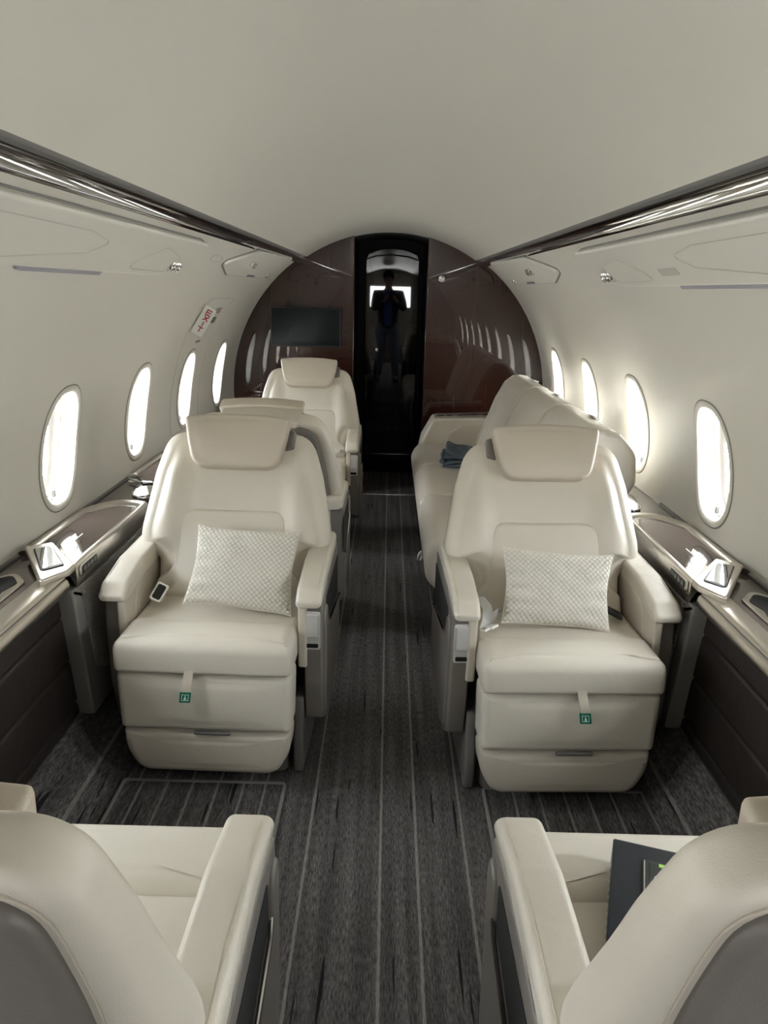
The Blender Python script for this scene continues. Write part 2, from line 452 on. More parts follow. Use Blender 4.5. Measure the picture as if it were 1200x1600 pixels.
def ring_pts(s, w, sc_add, off, n=56):
    out = []
    for k in range(n):
        hu, hv = sup(2 * PI * k / n, EX)
        out.append(cyl(s, THC + hv * (HT + sc_add) / RC, w + hu * (HY + sc_add), off))
    return out
def strip(mb, rings, flip, closed=True):
    n = len(rings[0]); vs = [p for r in rings for p in r]; fs = []
    for r in range(len(rings) - 1):
        for i in range(n):
            j = (i + 1) % n; q = (r * n + i, r * n + j, (r + 1) * n + j, (r + 1) * n + i)
            fs.append(tuple(reversed(q)) if flip else q)
    mb.add(vs, fs)
nw = 0
for s in (-1, 1):
    for w in WIN:
        nw += 1
        side = 'left' if s < 0 else 'right'
        bz = MB(); strip(bz, [ring_pts(s, w, .021, .0005), ring_pts(s, w, .019, .004), ring_pts(s, w, .012, .0055), ring_pts(s, w, .004, .005), ring_pts(s, w, -.002, .001), ring_pts(s, w, -.004, -.006)], s < 0)
        win = bz.build('window_%d' % nw, M['shell'], tag=STR)
        g = MB(); g.tube(ring_pts(s, w, .0225, .0012), .0016, 6, closed=True); g.build('bezel_joint', M['groove'], win)
        rv = MB(); strip(rv, [ring_pts(s, w, -.004, -.006), ring_pts(s, w, -.010, -.03), ring_pts(s, w, -.022, -.066), ring_pts(s, w, -.060, -.072)], s < 0)
        rv.build('window_reveal', M['reveal'], win)
        g = MB(); g.tube(ring_pts(s, w, -.019, -.052), .003, 6, closed=True); g.build('window_seal', M['gasket'], win)
        pn = MB(); rp = ring_pts(s, w, -.02, -.064); rq = ring_pts(s, w, -.02, -.068); c = cyl(s, THC, w, -.064); c2 = cyl(s, THC, w, -.068)
        n = len(rp); pn.add(rp + [c], [(i, (i + 1) % n, n) if s < 0 else ((i + 1) % n, i, n) for i in range(n)])
        pn.build('window_pane', M['glass'], win)
        tb = MB(); q = cyl(s, THC - (HT - .030) / RC, w + .01, -.026)
        tb.box(q[0] - .006, q[0] + .006, q[1] - .004, q[1] + .004, q[2] - .012, q[2] + .012, .002)
        tb.tube([cyl(s, THC - (HT - .022) / RC, w - .045, -.03), cyl(s, THC - (HT - .012) / RC, w, -.03), cyl(s, THC - (HT - .022) / RC, w + .045, -.03)], .0018, 6)
        tb.build('shade_tab', M['railgrey'], win)
        # daylight portal guiding the sky light in through the opening
        L = bpy.data.lights.new('window_portal', 'AREA'); L.shape = 'RECTANGLE'; L.size = .30; L.size_y = .42
        lo = bpy.data.objects.new('window_portal', L); C.objects.link(lo); L.cycles.is_portal = True
        pc = Vector(cyl(s, THC, w, -.10)); ctr = Vector((0, w, ZC)); lo.location = pc
        lo.rotation_euler = (ctr - pc).to_track_quat('-Z', 'Y').to_euler()

# ceiling
ZCC, RCC = .784, 1.027
def ceil_fn(x, y): return (x, y, ZCC + math.sqrt(RCC ** 2 - x * x))
MB().grid(ceil_fn, lin(-.566, .566, 41), lin(Y0, 5.49, 30)).build('ceiling', M['ceil'], tag=STR)
MB().grid(lambda x, y: (x, y, ZCC + math.sqrt(RCC ** 2 - x * x) + .0), lin(-.34, .34, 21), lin(5.49, 6.40, 6)).build('ceiling', M['header'], tag=STR)

# rails between ceiling and side lining
for s, side in ((-1, 'left'), (1, 'right')):
    t = empty('valance_rail', (0, 0, 0), 'dark glossy brown valance rail with grey lip along the %s edge of the ceiling' % side, 'rail', None)
    pr = [(s * x, z) for x, z in ((.560, 1.646), (.566, 1.6485), (.574, 1.644), (.579, 1.637), (.588, 1.640), (.592, 1.634), (.601, 1.637), (.612, 1.66), (.56, 1.67))]
    MB().sweep(pr, Y0, 5.43).build('rail_lip', M['railgrey'], t, sharp=25)
    pr = [(s * x, z) for x, z in ((.600, 1.640), (.6005, 1.633), (.603, 1.628), (.610, 1.6245), (.620, 1.620), (.630, 1.6162), (.640, 1.6130), (.648, 1.6110), (.652, 1.606), (.660, 1.63), (.62, 1.66))]
    MB().sweep(pr, Y0, 5.43).build('gloss_rail', M['railgloss'], t, sharp=60)

# floor and carpeted ramps
MB().grid(lambda x, y: (x, y, 0), lin(-.77, .77, 4), [-3.9, 5.43]).build('floor', M['carpet'], tag=STR)
MB().grid(lambda x, y: (x, y, 0), [-.30, .30], [5.45, 6.32]).build('floor', M['carpet'], tag=STR)
MB().box(-.30, .30, 5.425, 5.452, -.01, .004, .002).build('trim_1', M['steel'], tag=STR)
for s, nm in ((-1, 'baseboard_left'), (1, 'baseboard_right')):
    pr = [(.765, -.03), (.765, .001), (.80, .02), (.845, .07), (.885, .135), (.91, .175), (.96, .175), (.96, -.03)]
    MB().sweep([(s * a, b) for a, b in pr], -2.0, 5.43).build(nm, M['carpet_side'], tag=STR)
# bound carpet mats beneath the four club seats
for s, tx in ((-1, 'left'), (1, 'right')):
    t = empty('carpet_mat', (0, 0, 0), 'bound grey striped carpet mat under the %s pair of facing seats' % tx, 'carpet mat', 'carpet mats between the facing seats')
    a, b = (-.762, -.275) if s < 0 else (.31, .79)
    o = rect(a, b, .10, 1.985, .015, 4, .3)
    MB().pad(o, .007, .003, w0=.001, m=2).build('mat_field', M['carpet_mat'], t)
    MB().tube([(u, v, .007) for u, v in inset(o, .004)], .006, 6, closed=True).build('mat_binding', M['carpet_edge'], t)

# lower side walls
for s, nm in ((-1, 'wall_left_lower'), (1, 'wall_right_lower')):
    mb = MB(); 
    for z0, z1 in ((.165, .215), (.215, .36), (.36, .508), (.508, .63)):
        o = rect(-2.0, 5.42, z0, z1, .012, 4, .4)
        mb.pad(o, .05, .012, M=lambda u, v, w: (s * (.965 - w), u, v), puff=.0, m=2)
    mb.build(nm, M['brownleather'], tag=STR)

# ---------------------------------------------------------------- aft bulkhead, doorway, dark vestibule
def bulk_outline(s):
    pts = [(.25, 0.)]
    pts.append((.80, 0.)); pts.append((.93, .17))
    for k in range(0, 25):
        th = -.50 + (TH1 + .50) * k / 24
        pts.append(((RC + .03) * math.cos(th), ZC + (RC + .03) * math.sin(th)))
    for k in range(0, 13):
        x = .60 - (.60 - .25) * k / 12
        pts.append((x, ZCC + .03 + math.sqrt(RCC ** 2 - x * x)))
    o = [(s * a, b) for a, b in pts]
    if area(o) < 0: o.reverse()
    return o
for s, nm in ((-1, 'wall_aft_left'), (1, 'wall_aft_right')):
    w = MB().pad(bulk_outline(s), .045, .002, M=lambda u, v, w: (u, Y1 + .045 - w, v), m=2, seg=2, cen=(s * .6, .8)).build(nm, M['wood'], tag=STR)
    MB().tube([(s * .2495, 5.432, .02), (s * .2495, 5.432, 1.775)], .0035, 8).build('edge_moulding', M['wood'], w)
    MB().box(min(s * .25, s * .30), max(s * .25, s * .30), 5.470, 6.25, 0, 1.84, .004).build('wall_vestibule_%s' % ('left' if s < 0 else 'right'), M['jamb'], tag=STR)
arch = [(.205, 0.), (.205, 1.66), (.19, 1.70), (.13, 1.725), (.07, 1.738), (0, 1.742)]
arch = arch + [(-a, b) for a, b in arch[::-1][1:]]
arch = [(a + .012, b) for a, b in arch]
door = MB().pad(rpoly(arch, .004, 2, .2), .04, .004, M=lambda u, v, w: (u, 6.20 - w, v), m=2, cen=(0, .9)).build('door_1', M['doorgloss'], tag=STR)
MB().pad(rpoly([(-.34, 0), (.34, 0), (.34, 1.90), (-.34, 1.90)], .002, 2, .2), .03, .002, M=lambda u, v, w: (u, 6.245 - w, v), m=2, cen=(0, .9)).build('wall_vestibule_aft', M['jamb'], tag=STR)
k = MB().lathe([(0, .022), (.012, .021), (.018, .012), (.014, .004), (.020, 0)], (-.098, 6.16, .985), (0, -1, 0), 20).build('door_knob', M['chrome'], door)
MB().tube([(-.19, 6.155, 1.66), (-.12, 6.155, 1.685), (0, 6.155, 1.697), (.13, 6.155, 1.685), (.21, 6.155, 1.66)], .006, 8).build('door_header_trim', M['header'], door)
b = empty('latch_knob', (0, 0, 0), 'small round chrome latch knob high on the right wooden bulkhead panel', 'knob')
MB().lathe([(0, .006), (.012, .007), (.02, .010), (.024, .006), (.025, 0)], (.344, 5.428, 1.517), (0, -1, 0), 24).build('chrome_ring', M['chrome'], b)
MB().lathe([(0, .012), (.009, .011), (.011, .004)], (.344, 5.428, 1.517), (0, -1, 0), 16).build('knob_button', M['whiteplastic'], b)

# television on the left panel
tv = empty('wall_television', (-.57, 5.42, 1.18), 'black flat television screen mounted on the left wooden bulkhead', 'television')
MB().pad(rect(-.2385, .2385, -.131, .131, .006, 4, .2), .022, .003, M=lambda u, v, w: (u, -.03 - w, v), m=2).build('tv_frame', M['black'], tv)
MB().pad(rect(-.232, .232, -.120, .126, .002, 2, .2), .002, .0008, M=lambda u, v, w: (u, -.0515 - w, v), m=2).build('screen', M['tvscreen'], tv)
MB().box(-.07, .07, -.03, .008, -.05, .05, .004).build('wall_bracket', M['black'], tv)

# ---------------------------------------------------------------- forward end of the cabin, behind the camera
def end_wall(y, name, mt, hole):
    """full section with a rectangular hole"""
    x0, x1, z0, z1 = hole; mb = MB(); t = .04
    top = lambda x: ZC + math.sqrt(max(0, (RC + .02) ** 2 - x * x))
    for a, bb, lo in ((-1.09, x0, 0), (x1, 1.09, 0)):
        xs = lin(a, bb, 10); mb.grid(lambda x, v: (x, y, lo + v * (top(x) - lo)), xs, [0, 1])
    xs = lin(x0, x1, 8); mb.grid(lambda x, v: (x, y, z1 + v * (top(x) - z1)), xs, [0, 1])
    if z0 > 0: mb.grid(lambda x, v: (x, y, v * z0), xs, [0, 1])
    o = mb.build(name, mt, smooth=False, tag=STR); return o
end_wall(-2.0, 'wall_fore', M['shell'], (-.36, .36, 0, 1.72))
end_wall(-3.9, 'wall_cockpit', M['taupe'], (-.55, .55, 1.12, 1.52))
for s, nm in ((-1, 'wall_entry_left'), (1, 'wall_entry_right')):
    segs = [(-3.9, -2.0)]
    mb = MB()
    for a, b_ in segs: mb.grid(lambda y, v: cyl(s, v, y), [a, b_], lin(-.75, 1.60, 24))
    mb.build(nm, M['shell'], tag=STR)
for (loc, rot, sx, sy) in (((0, -3.95, 1.32), (R(90), 0, PI), 1.1, .4),):
    L = bpy.data.lights.new('opening_portal', 'AREA'); L.shape = 'RECTANGLE'; L.size = sx; L.size_y = sy; L.cycles.is_portal = True
    lo = bpy.data.objects.new('opening_portal', L); C.objects.link(lo); lo.location = loc
    tgt = Vector((0, 0, .8)) if abs(loc[0]) < .1 else Vector((1, loc[1], loc[2]))
    lo.rotation_euler = (tgt - Vector(loc)).to_track_quat('-Z', 'Y').to_euler()

# ---------------------------------------------------------------- service pods on the lining
def wallmap(s, off=0.):
    return lambda y, a, w: cyl(s, a / RC, y, off + w)
A = lambda z: RC * math.asin((z - ZC) / RC)
def outlet(s, y, z, t, n=2, sc=1.):
    mb = MB()
    for k in range(n):
        yy = y + k * .055 * sc
        p = Vector(cyl(s, A(z) / RC, yy, .012)); nrm = (Vector((0, yy, ZC)) - Vector((p.x, yy, p.z))).normalized()
        ax = (nrm + Vector((-s * .35, -.5, 0))).normalized()
        mb.lathe([(.024 * sc, -.004), (.024 * sc, .002), (.019 * sc, .004), (.018 * sc, .016 * sc), (.013 * sc, .018 * sc), (.012 * sc, .010 * sc), (0, .010 * sc)], p, ax, 18)
    return mb
for s, side in ((-1, 'left'), (1, 'right')):
    t = empty('service_panel', (0, 0, 0), 'long ivory overhead panel with a light strip above the nearest %s window' % side, 'overhead panel', None)
    mp = wallmap(s, -.004)
    o = rpoly([(.55, A(1.470)), (2.72, A(1.470), .10), (3.02, A(1.515), .07), (2.98, A(1.588), .035), (.55, A(1.588))], .03, 8, .12)
    MB().pad(o, .020, .009, M=mp, m=4, rb=.001).build('panel_body', M['shell'], t)
    MB().tube([cyl(s, A(1.592) / RC, y, .003) for y in lin(.55, 2.86, 30)] + [cyl(s, A(1.584) / RC, 2.96, .003), cyl(s, A(1.568) / RC, 3.015, .003)], .0030, 6).build('panel_joint', M['groove'], t)
    for (oo) in (rpoly([(1.0, A(1.50)), (1.55, A(1.487)), (1.98, A(1.515), .05), (2.08, A(1.545), .04), (1.9, A(1.562)), (1.0, A(1.565))], .03, 6, .06),
                 rpoly([(2.30, A(1.487)), (2.72, A(1.487)), (2.80, A(1.535)), (2.55, A(1.558))], .03, 6, .06)):
        MB().tube([cyl(s, a / RC, y, .0164) for y, a in oo], .0014, 5, closed=True).build('hatch_joint', M['hatch'], t)
    if s > 0:
        oo = rect(2.12, 2.26, A(1.50), A(1.52), .006, 4, .06)
        MB().pad(oo, .002, .001, M=wallmap(s, .0155), m=2).build('cover_plate', M['hatch'], t)
    ln = MB(); ln.pad(rect(1.72 if s < 0 else 1.60, 2.20, A(1.462), A(1.476), .004, 3, .1), .012, .003, M=wallmap(s, .002), m=2); ln.build('reading_light', M['lens'], t)
    outlet(s, 2.76, 1.508, t).build('air_outlet', M['chrome'], t)
    t = empty('service_panel', (0, 0, 0), 'small lens-shaped ivory overhead panel on the %s, next to the bulkhead' % side, 'overhead panel', None)
    o = rpoly([(3.50, A(1.535), .02), (3.80, A(1.492), .08), (4.85, A(1.496), .10), (5.22, A(1.56), .03), (5.12, A(1.622), .03), (3.95, A(1.608), .10)], .03, 8, .1)
    MB().pad(o, .018, .008, M=mp, m=4, rb=.001).build('panel_body', M['shell'], t)
    MB().tube([cyl(s, a / RC, y, .002) for y, a in inset(o, -.004)], .0028, 6, closed=True).build('panel_joint', M['groove'], t)
    outlet(s, 4.06, 1.555, t, 2, 1.0).build('air_outlet', M['chrome'], t)
    outlet(s, 4.86, 1.515, t, 1, .8).build('air_outlet', M['chrome'], t)
    MB().pad(rect(4.25, 4.48, A(1.497), A(1.507), .003, 3, .1), .004, .001, M=wallmap(s, .012), m=2).build('reading_light', M['lens'], t)
# oval cap on the left lining
c = MB(); c.tube([cyl(-1, (A(1.545) + .018 * math.sin(a)) / RC, 3.36 + .10 * math.cos(a), .001) for a in lin(0, 2 * PI, 25)[:-1]], .0015, 5, closed=True)
c.build('oval_cap', M['hatch'], tag=thing('thin oval outline of a cover in the ivory lining between the two left overhead panels', 'cover'))

# emergency exit hatch outline, placard and marks
hp = rpoly([(3.80, A(.70)), (3.80, A(1.22), .1), (3.93, A(1.372), .06), (4.52, A(1.372), .03), (4.40, A(1.16), .1), (4.36, A(.70))], .05, 8, .06)
seg = [p for p in hp]
eh = empty('exit_hatch', (0, 0, 0), 'emergency exit hatch joint line around the third left window from the front', 'hatch')
MB().tube([cyl(-1, a / RC, y, .0005) for y, a in hp], .0017, 5, closed=True).build('hatch_joint', M['hatch'], eh)
lb = MB()
for i in range(4): lb.pad(rect(4.20, 4.33, A(1.318) - .009 * i, A(1.323) - .009 * i, .001, 1, .1), .0012, .0004, M=wallmap(-1, .0), m=2)
lb.build('instruction_label', M['ink'], eh)
MB().pad(rect(4.22, 4.29, A(1.245), A(1.275), .004, 2, .1), .006, .002, M=wallmap(-1, .0), m=2).build('hatch_latch', M['railgrey'], eh)
MB().pad(rect(4.06, 4.14, A(1.150), A(1.160), .002, 2, .1), .004, .001, M=wallmap(-1, .0), m=2).build('hatch_catch', M['railgrey'], eh)

# EXIT placard leaning off the lining towards the cabin
_tl, _tr, _bl, _br = Vector((-.89, 3.84, 1.347)), Vector((-.854, 3.90, 1.316)), Vector((-.955, 3.84, 1.212)), Vector((-.910, 3.90, 1.192))
ux = (_tr - _tl).normalized(); uv = (_bl - _tl); uv = (uv - ux * uv.dot(ux)).normalized(); un = uv.cross(ux).normalized()
if un.y > 0: un = -un
def plac(u, v, w): return tuple(_tl + ux * u + uv * v + un * w)
PW, PH = (_tr - _tl).length, (_bl - _tl).length
ex = empty('exit_sign', (0, 0, 0), 'pale EXIT placard with red stacked letters on the left wall above the third window', 'sign')
MB().pad(rect(0, PW, 0, PH, .004, 3, .1), .004, .0015, M=plac, m=2).build('placard', M['placard'], ex)
def stroke(mb, pts, w=.0056):
    for a, b_ in zip(pts[:-1], pts[1:]):
        d = nv((b_[0] - a[0], b_[1] - a[1])); n = (-d[1] * w / 2, d[0] * w / 2)
        q = [(a[0] + n[0], a[1] + n[1]), (a[0] - n[0], a[1] - n[1]), (b_[0] - n[0], b_[1] - n[1]), (b_[0] + n[0], b_[1] + n[1])]
        if area(q) < 0: q.reverse()
        mb.pad(q, .0015, .0002, M=plac, w0=.0042, m=1, seg=1)
for i, ch in enumerate('EXIT'):
    u0, u1 = PW * .30, PW * .72; v0 = PH * (.10 + .205 * i); v1 = v0 + PH * .165; uc = (u0 + u1) / 2; vm = (v0 + v1) / 2
    mb = MB()
    if ch == 'E':
        stroke(mb, [(u0, v0), (u0, v1)])
        for v in (v0, vm, v1): stroke(mb, [(u0, v), (u1 - (.004 if v == vm else 0), v)])
    if ch == 'X': stroke(mb, [(u0, v0), (u1, v1)]); stroke(mb, [(u1, v0), (u0, v1)])
    if ch == 'I': stroke(mb, [(uc, v0), (uc, v1)])
    if ch == 'T': stroke(mb, [(uc, v0), (uc, v1)]); stroke(mb, [(u0, v0), (u1, v0)])
    mb.build('letter', M['red'], ex, smooth=False)

# ---------------------------------------------------------------- side ledges
for s, side in ((-1, 'left'), (1, 'right')):
    X = lambda x: s * x
    YE = 5.40 if s < 0 else 2.915
    t = empty('side_ledge', (0, 0, 0), 'long taupe gloss ledge with satin nickel rail running under the %s windows' % side, 'ledge')
    # deck
    MB().sweep([(X(a), b) for a, b in ((.925, .600), (.925, .646), (.93, .650), (1.079, .650), (1.082, .600))], -1.95, YE).build('ledge_deck', M['veneer'], t, sharp=30)
    MB().sweep([(X(a), b) for a, b in ((1.074, .648), (1.074, .656), (1.083, .660), (1.086, .640))], -1.95, YE).build('wall_bead', M['railgrey'], t, sharp=30)
    if s > 0: MB().box(.955, 1.09, 2.90, 5.42, .60, .646, .003).build('light_leak_strip', M['veneer'], t)  # added strip that blocks light leaking up behind the divan
    # satin inner rail, two bands with a dark joint
    for a, b_ in ((-1.95, 1.985), (2.80, YE)):
        MB().sweep([(X(x), z) for x, z in ((.940, .640), (.940, .6535), (.932, .656), (.890, .655), (.884, .652), (.881, .646), (.884, .630))], a, b_).build('rail_top', M['satin'] if a < 0 else M['veneer'], t, sharp=50)
        MB().sweep([(X(x), z) for x, z in ((.90, .642), (.880, .6435), (.873, .638), (.870, .626), (.872, .612), (.878, .603), (.90, .602))], a, b_).build('rail_face', M['satin'] if a < 0 else M['seatbase'], t, sharp=50)
        MB().box(min(X(.884), X(.879)), max(X(.884), X(.879)), a, b_, .6425, .6455, .0005).build('rail_joint', M['groove'], t)
    # cup holder let into the deck
    o = rpoly([(X(.965), 1.66), (X(1.062), 1.66), (X(1.062), 1.95, .03), (X(1.02), 2.0, .03), (X(.965), 1.93, .03)], .03, 6, .03)
    cp = MB(); cp.pad(o, .006, .003, w0=.6495, m=2); cp.build('cup_holder', M['satin'], t)
    o2 = rpoly([(X(.978), 1.68), (X(1.050), 1.68), (X(1.050), 1.80), (X(1.040), 1.83, .01), (X(1.050), 1.86), (X(1.050), 1.935, .03), (X(1.018), 1.972, .03), (X(.978), 1.915, .03), (X(.990), 1.85, .01), (X(.978), 1.80)], .025, 5, .03)
    MB().pad(o2, .002, .0005, w0=.6551, m=2).build('cup_well_shade', M['hollow_shade'], t)  # flat black sheet painting the shade of the well, no real hollow

    # angled display pod
    p = empty('display_pod', (0, 0, 0), 'tilted satin framed mirror-like display on the %s ledge, before the folding table' % side, 'display')
    def pod(u, v, w):
        # lifted towards the wall and forwards
        return (X(u), v, .655 + w + .10 * max(0, u - .87) * 1.0)
    q = [(1.050, 2.120), (.995, 2.185), (.868, 2.030), (.868, 1.985), (.905, 1.885)]
    MB().pad(rpoly([(X(a), b_) for a, b_ in q], .008, 4, .05), .016, .005, M=lambda u, v, w: pod(abs(u), v, w - .004 if w < .008 else w), m=3).build('pod_frame', M['satin'], p)
    q2 = [(1.018, 2.105), (.980, 2.145), (.892, 2.015), (.930, 1.950)]
    MB().pad(rpoly([(X(a), b_) for a, b_ in q2], .012, 4, .05), .003, .001, M=lambda u, v, w: pod(abs(u), v, w + .016), m=2).build('pod_bezel', M['black'], p)
    q3 = [(1.012, 2.102), (.980, 2.136), (.900, 2.015), (.931, 1.960)]
    MB().pad(rpoly([(X(a), b_) for a, b_ in q3], .008, 4, .05), .0016, .0006, M=lambda u, v, w: pod(abs(u), v, w + .0188), m=2).build('display_glass', M['mirror'], p)

    # folding tables in the ledge
    for k, (ya, yb) in enumerate(((2.03, 2.74), (3.02, 3.70), (4.30, 4.95))):
        if s > 0 and k > 0: continue
        which = ('beside the %s pillow seat' % side, 'on the %s ledge behind the first one' % side, 'on the %s ledge nearest the bulkhead' % side)[k]
        tb = empty('folding_table', (0, 0, 0), 'brown table leaf in satin surround ' + which, 'table', None)
        zt = .652
        # surround, open towards the front
        oo = [(.868, ya), (.868, yb - .02, .03), (.90, yb, .03), (1.0, yb + .02, .06), (1.078, yb - .08, .10), (1.078, ya + .12), (1.052, ya + .11), (1.050, yb - .11, .08), (.99, yb - .035, .05), (.915, yb - .05, .02), (.897, yb - .07, .01), (.897, ya)]
        o = rpoly([(X(a[0]), a[1]) + tuple(a[2:]) for a in oo], .004, 6, .04)
        # ring-shaped, so it is built as an extruded band instead of a fan
        mb = MB(); n = len(o)
        # split into quads between the outer and inner run
        outer = [(.867, ya), (.867, yb - .05), (.872, yb - .025), (.885, yb - .008), (.905, yb), (.955, yb + .006), (.995, yb + .002), (1.03, yb - .03), (1.06, yb - .085), (1.080, yb - .14), (1.080, ya + .10)]
        inner = [(.895, ya), (.895, yb - .075), (.898, yb - .068), (.903, yb - .062), (.910, yb - .060), (.955, yb - .056), (.975, yb - .062), (1.0, yb - .085), (1.025, yb - .125), (1.048, yb - .165), (1.048, ya + .13)]
        prof = lambda a, b_: [(a[0], a[1], .600 if a[0] < .92 else .6505), (a[0], a[1], zt + .006), (a[0] + (b_[0] - a[0]) * .10, a[1] + (b_[1] - a[1]) * .10, zt + .0125), (a[0] + (b_[0] - a[0]) * .28, a[1] + (b_[1] - a[1]) * .28, zt + .016), (a[0] + (b_[0] - a[0]) * .75, a[1] + (b_[1] - a[1]) * .75, zt + .014), (b_[0], b_[1], zt + .008), (b_[0], b_[1], zt - .004)]
        vs = []; P = 7
        for a, b_ in zip(outer, inner): vs += [(X(x), y, z) for x, y, z in prof(a, b_)]
        fs = []
        for i in range(len(outer) - 1):
            for j in range(P - 1):
                qd = (i * P + j, (i + 1) * P + j, (i + 1) * P + j + 1, i * P + j + 1)
                fs.append(tuple(reversed(qd)) if s > 0 else qd)
        fs.append(tuple(range(P))); fs.append(tuple((len(outer) - 1) * P + j for j in range(P)))
        mb.add(vs, fs); mb.build('surround', M['satin'], tb, sharp=50)
        leaf = rpoly([(X(.895), ya), (X(.895), yb - .06, .01), (X(.972), yb - .055, .03), (X(1.049), yb - .16, .03), (X(1.049), ya + .13, .004), (X(.985), ya + .125 if k == 0 else ya, .004)], .004, 5, .04)
        MB().pad(leaf, .007, .002, w0=zt - .001, m=3).build('table_leaf', M['veneer'], tb)
        if k == 0:
            dc = MB()
            for i in range(6):
                u = .968 + .0055 * i; v0 = 2.25 + (i % 3) * .012; v1 = 2.345 - (i * 7 % 4) * .010
                dc.pad(rect(min(X(u), X(u + .0032)), max(X(u), X(u + .0032)), v0, v1, .0005, 1, .2), .0006, .0001, w0=zt + .006, m=1, seg=1)
            dc.build('printed_notice', M['labelwhite'], tb, smooth=False)
            MB().pad(rpoly([(X(.896), 2.035), (X(.94), 2.06), (X(.975), 2.15), (X(.965), 2.20), (X(.896), 2.16)], .01, 4, .05), .0022, .0008, w0=zt + .006, m=2).build('polished_plate', M['mirror'], tb)
        else:
            MB().tube([(X(.867), ya, zt + .012), (X(.93), ya - .012, zt + .012), (X(1.0), ya, zt + .012), (X(1.06), ya + .05, zt + .012)], .004, 8).build('chrome_edge', M['chrome'], tb)
            pass
        if (s < 0 and k) or (s > 0 and k == 0):
            if s > 0: ya = 3.0
            mo = [(.94 + .045 * math.cos(a), ya - .12 + .085 * math.sin(a)) for a in lin(0, 2 * PI, 33)[:-1]]
            mo = [(X(a), b_) for a, b_ in mo]
            if area(mo) < 0: mo.reverse()
            MB().pad(mo, .008, .002, w0=.652, m=2).build('oval_mirror', M['mirror'], tb)

    # switch panel on the inboard edge
    sw = empty('switch_panel', (0, 0, 0), 'small black seat control switch panel on the inner edge of the %s ledge' % side, 'switch panel')
    def swm(u, v, w): return (X(.866 - w * .8), u, .642 + v * .9 + w * .3)
    MB().pad(rect(2.045, 2.185, -.020, .018, .012, 5, .05), .006, .003, M=swm, m=2).build('panel_surround', M['satin'], sw)
    MB().pad(rect(2.058, 2.172, -.014, .012, .010, 5, .05), .002, .001, M=lambda u, v, w: swm(u, v, w + .0058), m=2).build('panel_face', M['black'], sw)
    for i in range(4):
        MB().pad(rect(2.066 + .026 * i, 2.084 + .026 * i, -.008, .007, .003, 3, .05), .0015, .0006, M=lambda u, v, w: swm(u, v, w + .0078), m=2).build('switch_button', M['groove'], sw)

    # fabric covered table housing below the leaf
    h = empty('table_housing', (0, 0, 0), 'grey woven fabric housing panel hanging below the %s table leaf' % side, 'panel')
    o = rpoly([(2.00, .600, .004), (2.075, .165, .02), (2.78, .165, .03), (2.78, .600, .004)], .02, 5, .06)
    MB().pad(o, .055, .008, M=lambda u, v, w: (X(.925 - w), u, v), m=3).build('housing_frame', M['frame'], h)
    o = rpoly([(2.055, .592, .004), (2.115, .31, .03), (2.20, .27, .06), (2.76, .20, .03), (2.76, .592, .004)], .02, 5, .06)
    MB().pad(o, .006, .004, M=lambda u, v, w: (X(.871 - w), u, v), m=3).build('fabric_panel', M['fabric'], h)

# ---------------------------------------------------------------- cabin seats

